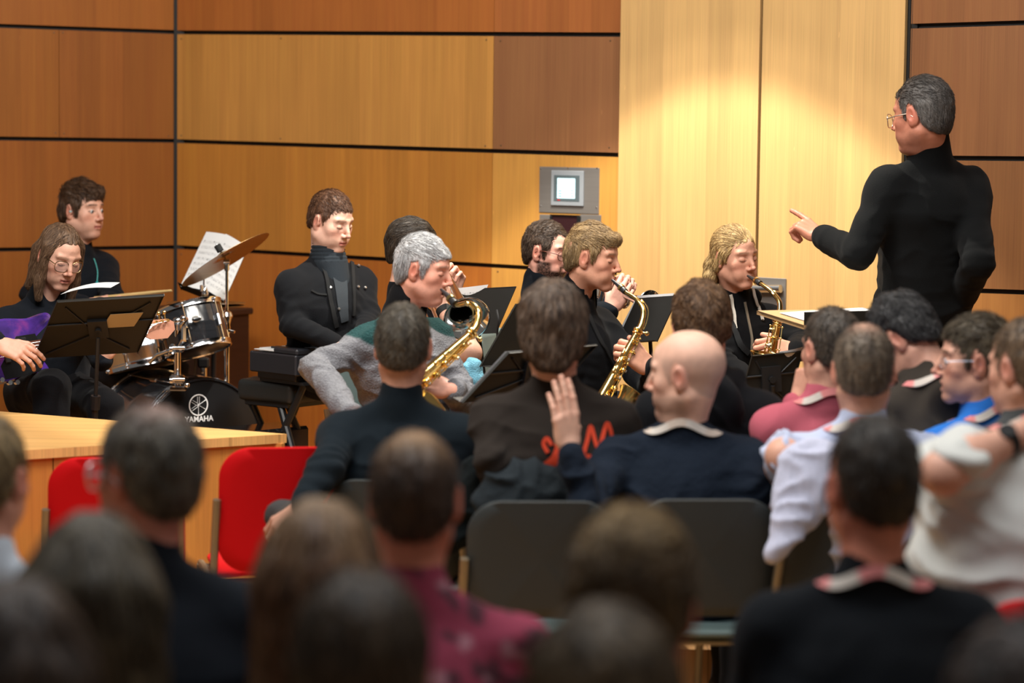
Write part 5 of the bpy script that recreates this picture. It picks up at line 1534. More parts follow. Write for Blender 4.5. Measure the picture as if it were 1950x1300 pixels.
m_ = MB(); k_ = len(out); V = []
for s_, z in ((.0, -.022), (.9, -.022), (1.0, -.012), (1.0, .010), (.93, .020), (0, .020)):
    V += [G(p[0] * s_ * .88, p[1] * s_ * .74, z) for p in out]
i = np.arange(5)[:, None] * k_; j = np.arange(k_)[None]; j2 = (j + 1) % k_
m_.add(V, np.stack([i + j, i + j2, i + k_ + j2, i + k_ + j], -1).reshape(-1, 4)); m_.build('body', GP, gt)
m_ = MB(); m_.slab(np.array([G(.03, -.10, .0215), G(.10, -.09, .0215), G(.13, -.04, .0215), G(.10, .05, .0215), G(.02, .05, .0215), G(-.06, -.05, .0215), G(-.05, -.10, .0215)]), .002); m_.build('pickguard', BLACKG, gt)
NECKW = mat('maple_neck', srgb(184, 130, 108), .4, noise=((4, 30, 30), .1)); FB = mat('rosewood_board', srgb(92, 50, 34), .5)
m_ = MB(); m_.box(G(.33, 0, .018), (.50, .050, .020), np.stack([gd, gu, gn], 1), bev=.008); nk_ = m_.build('neck', NECKW, gt)
m_ = MB(); m_.box(G(.31, 0, .030), (.52, .050, .006), np.stack([gd, gu, gn], 1)); fbo = m_.build('fingerboard', FB, gt, smooth=False)
m_ = MB()
for k in range(20): m_.box(G(.565 - .52 * (1 - 2 ** (-k / 12)) * .86 / .69 * .8, 0, .0335), (.0022, .049, .0016), np.stack([gd, gu, gn], 1))
m_.build('fret', CHROME, fbo)
m_ = MB(); hpz = [G(.57, -.024, .016), G(.60, -.040, .012), G(.675, -.044, .006), G(.715, -.015, .004), G(.715, .015, .004), G(.69, .030, .006), G(.60, .034, .012), G(.57, .024, .016)]
m_.slab(np.array(hpz), .014); m_.build('headstock', NECKW, gt, smooth=False)
for k in range(4):
    a = .60 + .026 * k; m_ = MB(); m_.cyl(G(a, .024, .010), G(a, .024, .026), .006); m_.cyl(G(a, .030, .004), G(a, .052, .004), .003); m_.ball(G(a, .056, .004), (.008, .005, .008)); m_.build('tuning_peg', BRASSK, gt)
for k in range(4):
    m_ = MB(); o = -.018 + .012 * k; m_.tube([G(-.11, o, .034), G(.57, o * .85, .034), G(.60 + .026 * k, .022, .022)], .0011, 5); m_.build('string', STEEL, gt)
m_ = MB(); m_.box(G(-.115, 0, .028), (.04, .075, .016), np.stack([gd, gu, gn], 1), bev=.003); m_.build('bridge', CHROME, gt)
for a in (-.03, .045): m_ = MB(); m_.box(G(a, 0, .026), (.022, .085, .012), np.stack([gd, gu, gn], 1), bev=.003); m_.build('pickup', BLACKP, gt)
for a, b in ((-.07, -.10), (-.04, -.115), (-.01, -.118)): m_ = MB(); m_.cyl(G(a, b, .02), G(a, b, .036), .009); m_.build('knob', CHROME, gt)

# towel on a chair back right of the tenor player
def towel():
    a, b = at(882, 705, 8.75), at(912, 712, 8.75); V = []; nu, nv = 14, 26
    F_ = Field(at(898, 740, 8.75) + A(-.10, -.08, -.16), at(898, 740, 8.75) + A(.10, .08, .14), .006); c = at(898, 722, 8.75)
    F_.cone(c + A(-.010, 0, .04), c + A(-.035, -.01, -.13), .024, .030, 0); F_.cone(c + A(.012, -.01, .045), c + A(.03, -.015, -.09), .024, .028, .01); F_.cone(c + A(.0, .02, .05), c + A(.0, .05, -.08), .022, .028, .02)
    V, Q = F_.mesh(); N_ = vnormals(V, Q); V = folds(V, N_, .008, 22, 3)
    return MB().add(V, Q, srgb(126, 186, 208)).build('towel', cloth('terry_cloth', bump=(200, .9, .006)), None, origin=c - A(0, 0, .15), sharp=0)
tag(towel(), 'light blue towel hanging on a chair right of the tenor saxophonist', 'towel')

# ---------------------------------------------------------------- the band
BLK = srgb(19, 21, 24); BLK2 = srgb(26, 30, 36); NAVY = srgb(22, 32, 44)
FAIR = srgb(232, 186, 164); FAIR2 = srgb(228, 176, 152); TAN = srgb(204, 146, 116)
up = A(0, 0, 1)
PP = {}
def P_(key, **sp):
    r = person(sp); PP[key] = r; return r
def chair_for(key, shell, label, head, group=None, dy=.06, fz=0.0, top=.82):
    r = PP[key]; h = r['hip']; f = Rh(head)[:, 1]
    return chair((h[0] + f[0] * dy, h[1] + f[1] * dy, fz), head, shell, label, group, top)

# bass guitarist
P_('bass', label='long-haired musician with glasses playing the purple bass guitar', head=(113, 487, 9.75), look=(142, 22, -5), body=142, floor=STG, seat=.50, fine=True, seed=3,
   skin=FAIR2, face=dict(eyes='closed', jaw=1.0, nose=1.0, flush=1.1, brow=srgb(120, 92, 66), browk=.5, lips=srgb(180, 84, 78)),
   hair=dict(col=srgb(74, 54, 40), col2=srgb(126, 98, 74), tt=.010, ts=.004, tb=.006, zf=.082, n=1700, L=.10, r=.0017, comb='down', lift=.05, mess=.10, recede=.02,
             blobs=[((.066, .016, .045), (.078, .034, -.10), .024, .020), ((.078, .030, -.09), (.070, .050, -.165), .021, .012), ((-.066, .016, .045), (-.078, .030, -.10), .024, .020), ((-.078, .028, -.09), (-.074, .040, -.17), .022, .013),
                    ((.05, -.05, 0), (.065, -.04, -.15), .04, .02), ((-.05, -.05, 0), (-.065, -.04, -.15), .04, .02), ((0, -.08, 0), (0, -.075, -.15), .04, .022)]),
   top=dict(col=srgb(24, 27, 33), collar=.035, open=1, fold=.006), glasses=dict(name='gold', col=(.36, .25, .13), w=.026, h=.0225, z=-.006, r=.0017),
   neck=at(86, 566, 9.80), armR=(at(-40, 640, 9.55), at(-6, 652, 9.12)), armL=(at(170, 640, 9.62), at(196, 690, 9.42)),
   handR=dict(dir=at(46, 668, 9.10) - at(0, 650, 9.12), back=A(.1, -.8, .6), curl=(.45, .55, .6, .7)), handL=dict(dir=A(.1, -.1, .9), back=A(-.2, -.9, .2), curl=(.9, 1., 1.1, 1.2)),
   legR=(at(98, 738, 9.30), A(*at(98, 760, 9.22)[:2], STG + .09)), legL=(at(200, 775, 9.36), A(*at(236, 790, 9.30)[:2], STG + .09)), legfine=True, trousers=dict(col=srgb(20, 20, 23)))
# drummer
P_('drummer', label='brown-haired drummer in a black shirt seated behind the bass guitarist', head=(157, 400, 11.2), look=(122, 2, 0), body=125, floor=STG, seat=.50, fine=True, seed=4, hsc=1.03,
   skin=FAIR2, face=dict(eyes='open', stubble=.18, jaw=1.08, fat=.3, gaze=(-.1, -.1), iris=srgb(60, 70, 80), brow=srgb(60, 42, 30)),
   hair=dict(col=srgb(50, 34, 25), col2=srgb(104, 76, 54), tt=.020, ts=.008, tb=.008, zf=.060, n=1700, L=.05, r=.0016, comb='fwd', lift=.8, mess=.3, amp=.010, lump=.016, sideburn=-.03, recede=0, top=[((0, .055, .085), (.05, .045, .030))]),
   top=dict(col=srgb(20, 24, 30), collar=.03, open=.5), armR=(at(60, 560, 11.1), at(160, 580, 10.8)), armL=(at(215, 570, 11.0), at(190, 585, 10.8)),
   handR=dict(dir=A(.9, .1, .1), back=A(.1, -.6, .7), curl=(1.2, 1.3, 1.3, 1.3), thumb=(.3, -.2)), handL=dict(dir=A(.6, -.2, .2), back=A(0, -.5, .8), curl=(.8, .9, 1., 1.)))
# keyboard player
N3 = at(632, 486, 10.25)
P_('keys', label='short-haired young musician in an open black jacket over a dark turtleneck at the stage piano', head=(630, 421, 10.2), look=(128, 16, 0), body=138, floor=STG, seat=.57, fine=True, seed=5, bulk=1.08, hsc=.99, shw=.172,
   skin=FAIR, face=dict(eyes='closed', fat=.9, jaw=1.08, lips=srgb(200, 92, 88), flush=1.2, brow=srgb(110, 76, 54), browk=.7),
   hair=dict(col=srgb(58, 38, 28), col2=srgb(108, 74, 52), tt=.012, ts=.004, tb=.005, zf=.068, n=1900, L=.020, r=.0013, comb='fwd', lift=.5, mess=.3, amp=.004, lump=.004, nape=-.055, sideburn=-.012, recede=.006),
   top=dict(col=srgb(22, 23, 26), collar=.02, fold=.008), armR=(at(556, 618, 10.02), at(640, 655, 9.95)), armL=(at(702, 610, 10.2), at(690, 650, 9.95)),
   handR=dict(dir=A(.7, -.5, -.1), back=up, curl=(.5, .6, .6, .6)), handL=dict(dir=A(.4, -.7, -.1), back=up, curl=(.5, .6, .6, .6)))
# trombonist
P_('bone', label='dark-haired trombone player half hidden behind the grey-haired man', head=(786, 476, 9.62), look=(74, 6, 0), body=80, floor=STG, fine=True, seed=6,
   skin=FAIR2, face=dict(eyes='closed'), hair=dict(col=srgb(30, 24, 20), col2=srgb(74, 62, 50), tt=.012, ts=.005, tb=.007, n=1300, L=.04, r=.0014, comb='back', lift=.1, mess=.12, nape=-.06, amp=.004),
   top=dict(col=srgb(18, 20, 23), short='RL', collar=.02), bare='RL', armR=(at(893, 672, 9.25), at(846, 592, 9.36)), armL=(at(840, 640, 9.7), at(860, 570, 9.5)),
   handR=dict(dir=A(-.2, .2, 1), back=A(.5, -.8, 0), curl=(1.1, 1.2, 1.2, 1.2)), handL=dict(dir=A(.2, .0, 1), back=A(.3, .5, 0), curl=(1.1, 1.2, 1.2, 1.2)))
# grey-haired tenor player
P_('grey', label='grey-haired man in a grey knitted sweater blowing the tenor saxophone', head=(806, 513, 8.62), look=(108, 10, 0), body=128, floor=STG, fine=True, seed=7, hsc=.94, sc=1.02, bulk=1.03,
   skin=srgb(238, 172, 148), face=dict(eyes='closed', mouth='open', jaw=1.06, fat=.25, flush=1.3, brow=srgb(140, 120, 108), browk=.4, nose=1.15, hair=srgb(150, 148, 148), stubble=.06),
   hair=dict(col=srgb(150, 150, 152), col2=srgb(226, 226, 226), tt=.013, ts=.005, tb=.005, zf=.060, n=1900, L=.032, r=.0015, comb='fwd', lift=.55, mess=.22, amp=.006, nape=-.075, sideburn=-.030, recede=.004, tint=[((.08, -.04, -.02), (.04, .06, .05), srgb(120, 118, 118), .6), ((-.08, -.04, -.02), (.04, .06, .05), srgb(120, 118, 118), .6)]),
   top=dict(col=srgb(122, 122, 126), mat=KNIT, collar=.02, fold=.012, name='sweater',
            paint=lambda V, C, q: mixc(C, srgb(34, 66, 66), np.maximum.reduce([sst(.105 - np.linalg.norm((V - (q['sh'][k] + q['su'] * .045)) * A(1, 1, 1.2), axis=1), 0, .012) * 1.0 for k in 'RL']))),
   foldf=13, neck=at(768, 594, 8.66), armR=(at(602, 700, 8.42), at(668, 792, 8.12)), armL=(at(886, 765, 8.62), at(862, 742, 8.22)),
   handR=dict(dir=at(700, 812, 8.0) - at(668, 792, 8.12), back=A(-.3, -.9, .3), curl=(.8, .9, .9, 1.)),
   handL=dict(dir=A(-.85, -.15, .25), back=A(.3, -.75, .6), curl=(.75, .85, .95, 1.05), thumb=(.5, .9), sc=1.12), legL=(at(905, 850, 8.35), A(*at(930, 850, 8.3)[:2], STG + .09)))
# trumpeter
P_('trumpeter', label='bearded musician with glasses playing the trumpet behind the young blond saxophonist', head=(1042, 479, 10.0), look=(119, 7, 0), body=110, floor=STG, fine=True, seed=8, hsc=.97,
   skin=srgb(230, 172, 152), face=dict(eyes='closed', mouth='pucker', beard=.92, hair=srgb(46, 32, 26), flush=1.2, nose=1.1),
   hair=dict(col=srgb(40, 30, 24), col2=srgb(92, 74, 60), tt=.012, ts=.004, tb=.006, zf=.072, n=1700, L=.030, r=.0014, comb='side', sd=-.6, lift=.5, mess=.3, recede=.034, nape=-.065, sideburn=-.035),
   top=dict(col=srgb(20, 25, 31), collar=.035), glasses=dict(name='brown', col=(.16, .05, .03), w=.0255, h=.020, z=-.003, r=.0019, metal=0),
   armR=(at(1090, 600, 9.65), at(1160, 592, 9.45)), armL=(at(1120, 590, 9.8), at(1168, 575, 9.62)),
   handR=dict(dir=A(.5, .1, .75), back=A(.1, -.95, .2), curl=(.8, .9, 1., 1.)), handL=dict(dir=A(.4, -.3, .8), back=A(-.2, .9, .2), curl=(1., 1.1, 1.1, 1.1)))
# young blond alto player
P_('alto', label='young man with short blond hair in a black shirt playing the alto saxophone', head=(1128, 490, 9.1), look=(109, 8, 0), body=122, floor=STG, fine=True, seed=9, hsc=.97,
   skin=srgb(222, 162, 134), face=dict(eyes='closed', mouth='pucker', flush=1.0, brow=srgb(120, 90, 60), browk=.6, hair=srgb(120, 92, 62), nose=1.05),
   hair=dict(col=srgb(106, 82, 54), col2=srgb(196, 164, 116), tt=.015, ts=.005, tb=.005, zf=.062, n=2000, L=.045, r=.0014, comb='fwd', lift=.6, mess=.28, amp=.010, lump=.010, nape=-.062, sideburn=-.018, recede=0,
             top=[((0, .062, .080), (.052, .040, .028))], tint=[((0, -.08, -.04), (.10, .05, .05), srgb(84, 66, 46), .8)]),
   top=dict(col=srgb(16, 17, 20), collar=.04, open=.55, sleeve=1.08, fold=.008), neck=at(1098, 570, 9.15), armR=(at(1070, 720, 9.0), at(1096, 800, 8.72)), armL=(at(1240, 742, 9.02), at(1246, 704, 8.80)),
   handR=dict(dir=A(.4, -.3, -.4), back=A(-.2, -.9, .2), curl=(.9, 1., 1., 1.)), handL=dict(dir=A(-.80, -.15, .55), back=A(.45, -.85, .35), curl=(.95, 1.05, 1.1, 1.1), thumb=(.4, .6), sc=1.12))
# long-haired alto player
P_('blonde', label='long-haired blond musician in a black zipped hoodie playing alto saxophone at the right', head=(1399, 489, 9.6), look=(142, 5, 3), body=148, floor=STG, fine=True, seed=10, hsc=.98,
   skin=srgb(216, 158, 132), face=dict(eyes='closed', mouth='pucker', flush=.9, brow=srgb(110, 84, 58), browk=.6, jaw=.96),
   hair=dict(col=srgb(120, 88, 50), col2=srgb(226, 194, 136), tt=.010, ts=.005, tb=.006, zf=.072, n=2300, L=.060, r=.0013, comb='back', lift=.25, mess=.16, amp=.007, nape=-.07, sideburn=-.02, recede=.0,
             blobs=[((.045, -.075, -.045), (.034, .036, .040)), ((.060, -.070, -.085), (.030, .030, .034)), ((.03, -.09, -.09), (.032, .028, .03)), ((.070, .010, .02), (.072, -.02, -.04), .016, .016)]),
   top=dict(col=srgb(15, 15, 17), hood=1, collar=.035, sleeve=1.06, fold=.009, name='hoodie'), shw=.160, neck=at(1398, 566, 9.66),
   armR=(at(1362, 680, 9.5), at(1440, 735, 9.3)), armL=(at(1526, 655, 9.62), at(1518, 668, 9.40)),
   handR=dict(dir=A(.5, -.4, .3), back=A(-.3, -.8, .3), curl=(.9, 1., 1., 1.)), handL=dict(dir=A(-.92, -.20, .12), back=A(.2, -.8, .55), curl=(.85, .95, 1., 1.05), sc=1.1, thumb=(.4, .7)))
# conductor
P_('lead', label='tall standing conductor with glasses and dark sweater pointing with his left hand', head=(1756, 219, 9.1), look=(-50, 7, 0), body=-28, floor=STG, stand=True, fine=True, seed=11, hsc=1.07, sc=1.04, bulk=1.17, shw=.178, waist=.98, armr=1.18,
   skin=srgb(186, 122, 98), face=dict(eyes='open', flush=1.2, stubble=.15, hair=srgb(60, 56, 54), fat=.3),
   hair=dict(col=srgb(38, 34, 32), col2=srgb(92, 86, 82), tt=.012, ts=.005, tb=.006, zf=.064, n=1700, L=.020, r=.0013, comb='back', lift=.3, mess=.3, nape=-.078, amp=.004, tint=[((-.07, .0, .0), (.04, .08, .05), srgb(120, 116, 112), .6)]),
   top=dict(col=srgb(13, 14, 15), collar=.13, nkr=.078, fold=.006, name='sweater'), neck=at(1772, 302, 9.16),
   glasses=dict(name='pale', col=(.62, .52, .44), w=.028, h=.022, z=-.008, r=.0018, y=.108),
   armL=(at(1634, 482, 8.98), at(1566, 452, 9.17)), armR=(at(1862, 502, 8.95), at(1822, 590, 9.2)),
   handL=dict(dir=at(1520, 424, 9.25) - at(1562, 452, 9.17), back=A(-.1, -.35, .9), curl=(.08, 1.15, 1.25, 1.3), thumb=(.5, .5), sc=1.12, bend=.8),
   trousers=dict(col=srgb(15, 15, 17)))

# instruments' players sit on grey-green stacking chairs
for k, h, lb in (('bone', 82, 'teal-grey chair under the trombone player'), ('grey', 118, 'teal-grey stacking chair under the grey-haired saxophonist'), ('trumpeter', 108, 'teal-grey chair under the trumpet player'),
                 ('alto', 118, 'teal-grey chair under the short-haired blond saxophonist'), ('blonde', 148, 'teal-grey chair under the long-haired blond saxophonist')):
    chair_for(k, CHT, lb, h, fz=STG, dy=.05)
def stool(key, lb):
    r = PP[key]; h = r['hip']; t = thing('drum_throne', lb, 'stool', A(h[0], h[1], STG)); z = h[2] - .10
    m_ = MB(); m_.lathe([(0, -.07), (.14, -.07), (.16, -.05), (.165, -.02), (.15, 0), (0, .006)], A(h[0], h[1], z), (0, 0, 1), 32); m_.build('cushion', LEATHER, t)
    MB().tube([A(h[0], h[1], z - .06), A(h[0], h[1], STG + .2)], .014, 10).build('post', CHROME, t)
    for k in range(3):
        a = R_(30 + 120 * k); MB().tube([A(h[0], h[1], STG + .25), A(h[0] + .22 * math.cos(a), h[1] + .22 * math.sin(a), STG + .01)], .009, 8).build('leg', CHROME, t)
stool('bass', 'round black stool under the bass guitarist'); stool('drummer', 'round black drum throne under the drummer')

# ---------------------------------------------------------------- small parts of clothing
def on_shirt(r, p, off=.004):
    if '_bv' not in r: r['_bv'] = BVHTree.FromPolygons([tuple(v) for v in r['shV']], [tuple(q) for q in r['shQ']])
    q = r['_bv'].find_nearest(Vector(p)); return np.array(q[0]) + np.array(q[1]) * off, np.array(q[1])
def hit(r, x, y, off=.004):
    if '_bv' not in r: on_shirt(r, r['N0'])
    d = _f + _r * ((x - CX) / FPX) + _u * ((CY - y) / FPX); d.normalize()
    q = r['_bv'].ray_cast(Vector((0, 0, CAMH)), d)
    if q[0] is None: return None, None
    n = np.array(q[1]); n = n if n @ np.array(d) < 0 else -n
    return np.array(q[0]) + n * off, n
def band(r, pts, w_, th, name, mt, off=.004, col=(1, 1, 1), seg=6):
    """strip of cloth following the garment through photo points"""
    Q = []; N_ = []
    for x, y in bez([A(a, b, 0) for a, b in pts], seg)[:, :2]:
        p, n = hit(r, x, y, off)
        if p is not None: Q.append(p); N_.append(n)
    if len(Q) < 3: print('band missed', name); return None
    Q = np.array(Q); Ns = np.array([nrm(sum(N_[max(0, i - 1):i + 2])) for i in range(len(Q))]); V = []
    for i in range(len(Q)):
        t_ = nrm(Q[min(i + 1, len(Q) - 1)] - Q[max(i - 1, 0)]); s_ = nrm(np.cross(t_, Ns[i]))
        ww = w_ if np.isscalar(w_) else w_[0] + (w_[1] - w_[0]) * i / (len(Q) - 1)
        for a, b in ((-1, -.5), (1, -.5), (1, .5), (-1, .5)): V.append(Q[i] + s_ * a * ww / 2 + Ns[i] * b * th)
    i = np.arange(len(Q) - 1)[:, None] * 4; j = np.arange(4)[None]; j2 = (j + 1) % 4; m_ = MB()
    m_.add(V, [np.stack([i + j, i + j2, i + 4 + j2, i + 4 + j], -1).reshape(-1, 4), np.array([[3, 2, 1, 0]]), np.array([[0, 1, 2, 3]]) + (len(Q) - 1) * 4], col)
    return m_.build(name, mt, r['root'], sharp=50)
# turtleneck and shirt front inside the open jacket
k = PP['keys']; N0, sx, sy, su = k['N0'], k['sx'], k['sy'], k['su']
GRT = srgb(44, 50, 56)
F_ = Field(N0 - .22, N0 + .22, .005); nd = nrm(k['hc'] - N0)
F_.cone(N0 - su * .03 - sy * .004, N0 + nd * .072 + sy * .004, .072, .066, 0); F_.cone(N0 - su * .02, N0 + nd * .15, .056, .054, .004, op='s')
F_.cone(N0 + sy * .045 - su * .02, N0 + sy * .078 - su * .19, .055, .050, .03, sq=(sx, .85))
V, Q = F_.mesh(); N_ = vnormals(V, Q); V = V + N_ * (.0022 * np.sin((V @ su) * 420))[:, None] * (V[:, 2] > N0[2])[:, None]
MB().add(V, Q, GRT).build('turtleneck', COTTON, k['root'], sharp=0)
BLKC = mat('black_trim_cloth', srgb(14, 15, 17), .9)
TRM = mat('dark_turtleneck_cloth', GRT, .9, bump=(300, .4, .002))
band(k, [(611, 496), (622, 535), (630, 580), (640, 622)], (.012, .020), .010, 'lapel', BLKC, .006)
band(k, [(668, 484), (670, 520), (672, 560), (672, 600)], (.016, .012), .010, 'lapel', BLKC, .006)
band(k, [(640, 500), (648, 540), (652, 580), (656, 612)], (.075, .035), .004, 'shirt_front', TRM, .003)
SNAP = mat('snap_button', (.55, .55, .55), .3, .9)
for x, y in ((629, 549), (644, 588), (682, 508), (680, 547), (694, 549)):
    p, n = hit(k, x, y, .009)
    if p is not None: MB().lathe([(0, .003), (.005, .002), (.0065, -.003)], p, n, 12).build('snap_button', SNAP, k['root'])
band(k, [(592, 553), (606, 560), (622, 562)], .008, .004, 'pocket_flap', BLKC, .004)
# zip and drawstrings of the hoodie
k = PP['blonde']; CORD = mat('pale_drawstring', srgb(206, 198, 184), .8); ZIP = mat('zip_teeth', srgb(150, 138, 120), .4, .5)
band(k, [(1417, 575), (1424, 610), (1431, 645), (1430, 676)], .009, .005, 'zipper', ZIP, .005)
band(k, [(1388, 562), (1395, 585), (1400, 628)], .011, .006, 'drawstring', CORD, .010)
band(k, [(1432, 553), (1440, 580), (1450, 612)], .011, .006, 'drawstring', CORD, .010)
band(k, [(1384, 598), (1398, 632), (1412, 660), (1424, 672)], .022, .004, 'neck_strap', BLKC, .012)
# grey man's open polo collar
k = PP['grey']; N0, sx, sy, su = k['N0'], k['sx'], k['sy'], k['su']; nd = nrm(k['hc'] - N0)
F_ = Field(N0 - .16, N0 + .16, .005); F_.cone(N0 - su * .02, N0 + nd * .055 - sy * .006, .078, .070, 0); F_.cone(N0 - su * .03, N0 + nd * .15, .050, .056, .004, op='s'); F_.cone(N0 + sy * .07, N0 + sy * .12 + su * .08, .04, .05, .01, op='s')
V, Q = F_.mesh(); MB().add(V, Q, srgb(20, 20, 22)).build('collar', COTTON, k['root'], sharp=0)
for nm, k, c in (('bass', PP['bass'], srgb(20, 23, 28)), ('alto', PP['alto'], srgb(14, 15, 18)), ('trumpeter', PP['trumpeter'], srgb(16, 20, 26))):
    N0, sy, su = k['N0'], k['sy'], k['su']; nd = nrm(k['hc'] - N0)
    F_ = Field(N0 - .16, N0 + .16, .005); F_.cone(N0 - su * .01, N0 + nd * .046 - sy * .006, .076, .068, 0); F_.cone(N0 - su * .03, N0 + nd * .15, .050, .055, .004, op='s'); F_.cone(N0 + sy * .055 - su * .02, N0 + sy * .12 + su * .08, .034, .060, .01, op='s')
    V, Q = F_.mesh(); MB().add(V, Q, c).build('collar', COTTON, k['root'], sharp=0)
# wires and earpiece of the drummer
k = PP['drummer']; TEALW = mat('teal_cable', srgb(96, 190, 184), .5); TEALD = mat('teal_plug', srgb(20, 150, 150), .4)
pts = [hit(k, x, y, .008)[0] for x, y in ((177, 494), (181, 505), (185, 520), (187, 540))]; pts = [p for p in pts if p is not None]
if len(pts) > 2:
    MB().tube(bez(pts, 5), .0020, 6).build('earphone_cable', TEALW, k['root']); MB().ball(pts[-1], (.007, .006, .009), seg=10, rings=6).build('earphone', TEALD, k['root'])
MB().ball(k['hF']((.080, .004, -.004)), .0075, seg=10, rings=6).build('ear_piece', mat('pale_earpiece', srgb(170, 190, 190), .4), k['root'])
# alto players' neck straps
band(PP['alto'], [(1118, 600), (1136, 640), (1154, 672), (1168, 700)], .016, .004, 'neck_strap', BLKC, .010)
# wedding ring on the grey man's hand, a watch for the trombonist
r = PP['bone']; a, b = r['arms']['R'][1], r['arms']['R'][2]; MB().tube([b - nrm(b - a) * .012, b + nrm(b - a) * .012], .030, 18).build('wristwatch', RUBBER, r['root'])

# ---------------------------------------------------------------- the audience
SK = srgb(220, 166, 142)
def hs(col, col2, **k):
    d = dict(col=col, col2=np.asarray(col2) * 1.15, tt=.011, ts=.004, tb=.006, n=500, L=.018, r=.0016, comb='radial', lift=.5, mess=.4, amp=.005, lump=.006, nape=-.070, recede=.01); d.update(k); return d
def AU(key, label, head, look=(0, 0, 0), body=None, top=srgb(20, 22, 26), **k):
    k.setdefault('skin', SK); k.setdefault('seed', len(PP) + 3); k.setdefault('res', 1.0 if head[2] > 5.5 else 1.25)
    f = k.setdefault('face', {}); f.setdefault('eyes', 'closed')
    tp = dict(col=top); tp.update(k.pop('tops', {}))
    return P_(key, label=label, head=head, look=look, body=look[0] * .3 if body is None else body, top=tp, **k)
LPINK = srgb(222, 140, 138)
# first rows
AU('a1', 'listener with short brown hair in a black jacket seated before the tenor saxophonist', (768, 660, 7.3), (3, 0, 0), 4, srgb(22, 30, 36), fine=True, res=1.1, bulk=1.08, shw=.172,
   hair=hs(srgb(46, 40, 34), srgb(96, 88, 76), n=1300, tt=.014, L=.022, nape=-.062, tint=[((0, -.09, -.05), (.1, .05, .03), srgb(110, 96, 80), .5)]), tops=dict(collar=.055, fold=.008),
   neck=at(764, 765, 7.3), armL=(at(618, 896, 7.10), at(578, 962, 7.0)), handL=dict(dir=A(-.6, .1, -.5), back=A(-.4, -.6, .6), curl=(.5, .6, .6, .6)))
AU('a2', 'listener with thick brown hair in a dark brown sweater printed with orange flames', (1053, 628, 6.9), (2, 4, 0), 2, srgb(44, 38, 34), fine=True, res=1.1, bulk=1.12, shw=.168, hsc=1.04,
   hair=hs(srgb(48, 36, 30), srgb(116, 96, 80), n=1500, tt=.020, ts=.018, tb=.016, L=.05, r=.0022, comb='down', lift=.15, mess=.2, nape=-.098, lump=.012, amp=.008, sideburn=-.05,
           blobs=[((0, -.075, -.06), (.062, .036, .050)), ((.05, -.045, -.03), (.035, .04, .05)), ((-.05, -.045, -.03), (.035, .04, .05))]),
   tops=dict(collar=.025, fold=.009, name='sweater'), neck=at(1056, 732, 6.92), armL=(at(940, 880, 6.8), at(960, 930, 7.05)))
AU('a4', 'listener with tousled brown hair in a black hoodie behind the bald man', (1334, 618, 7.5), (-6, 2, 0), 5, srgb(20, 21, 24), fine=True, res=1.1, bulk=1.05,
   hair=hs(srgb(56, 38, 28), srgb(126, 94, 66), n=1300, tt=.020, ts=.012, tb=.012, L=.035, r=.002, mess=.6, lump=.014, nape=-.066), tops=dict(hood=1, collar=.02, fold=.009, name='hoodie'), neck=at(1352, 722, 7.5))
AU('a3', 'bald man in a navy fleece turning left and raising his hand', (1307, 713, 6.8), (-66, 4, 0), 8, srgb(26, 34, 46), fine=True, bulk=1.16, shw=.185, hsc=1.03, skin=srgb(234, 186, 162),
   face=dict(eyes='closed', buzz=.45, stubble=.40, hair=srgb(110, 90, 80), flush=1.2, fat=.3, browk=.5), hair=None, tops=dict(collar=.035, fold=.013, mat=FLEECE, name='fleece_jacket'), foldf=8, lanyard=srgb(206, 190, 176),
   neck=at(1302, 812, 6.82), armL=(at(1118, 960, 6.60), at(1086, 862, 6.62)), armR=(at(1432, 940, 6.75), at(1400, 985, 7.0)),
   handL=dict(dir=A(-.14, .05, 1), back=A(.45, -.88, .1), curl=(.12, .10, .14, .2), spread=.0, thumb=(1.2, -.3), h=.0023))
AU('a5', 'listener with cropped dark hair and pink shirt resting chin on hand', (1582, 664, 7.35), (-26, 4, 0), -12, srgb(186, 94, 108), fine=True, res=1.1,
   hair=hs(srgb(40, 34, 30), srgb(80, 70, 60), n=900, tt=.009, ts=.004, L=.010, amp=.003, lump=.003), lanyard=LPINK, tops=dict(collar=.02), neck=at(1572, 752, 7.35),
   armL=(at(1500, 845, 7.45), at(1516, 768, 7.5)), handL=dict(dir=A(.25, -.1, .9), back=A(-.8, -.5, 0), curl=(1.2, 1.2, 1.3, 1.3)))
AU('a7', 'dark-haired listener bowing forward in a dark olive hoodie', (1722, 644, 7.2), (-60, 38, 0), -22, srgb(62, 56, 50), fine=True, res=1.1, bulk=1.08,
   hair=hs(srgb(26, 26, 28), srgb(66, 64, 64), n=1300, tt=.022, ts=.010, L=.03, r=.002, mess=.6, lump=.012, nape=-.060), lanyard=LPINK, tops=dict(collar=.03, hood=.6, hoodr=.7, fold=.009, name='hoodie'), neck=at(1775, 718, 7.15))
AU('a8', 'man with glasses in a bright blue shirt seen in profile facing left', (1858, 688, 6.95), (-82, 0, 0), -40, srgb(48, 118, 206), fine=True, seed=21,
   face=dict(eyes='open', mouth='open', flush=1.2, nose=1.3, stubble=.12, brow=srgb(70, 52, 40), hair=srgb(60, 46, 36)), hair=hs(srgb(46, 38, 30), srgb(96, 84, 66), n=1300, tt=.020, L=.03, zf=.066, comb='fwd', lift=.9, top=[((0, .050, .088), (.045, .03, .022))]),
   glasses=dict(name='steel', col=(.30, .30, .34), w=.025, h=.017, r=.0010), lanyard=LPINK, tops=dict(collar=.03), neck=at(1872, 782, 6.95), armL=(at(1782, 858, 7.0), at(1760, 920, 7.2)))
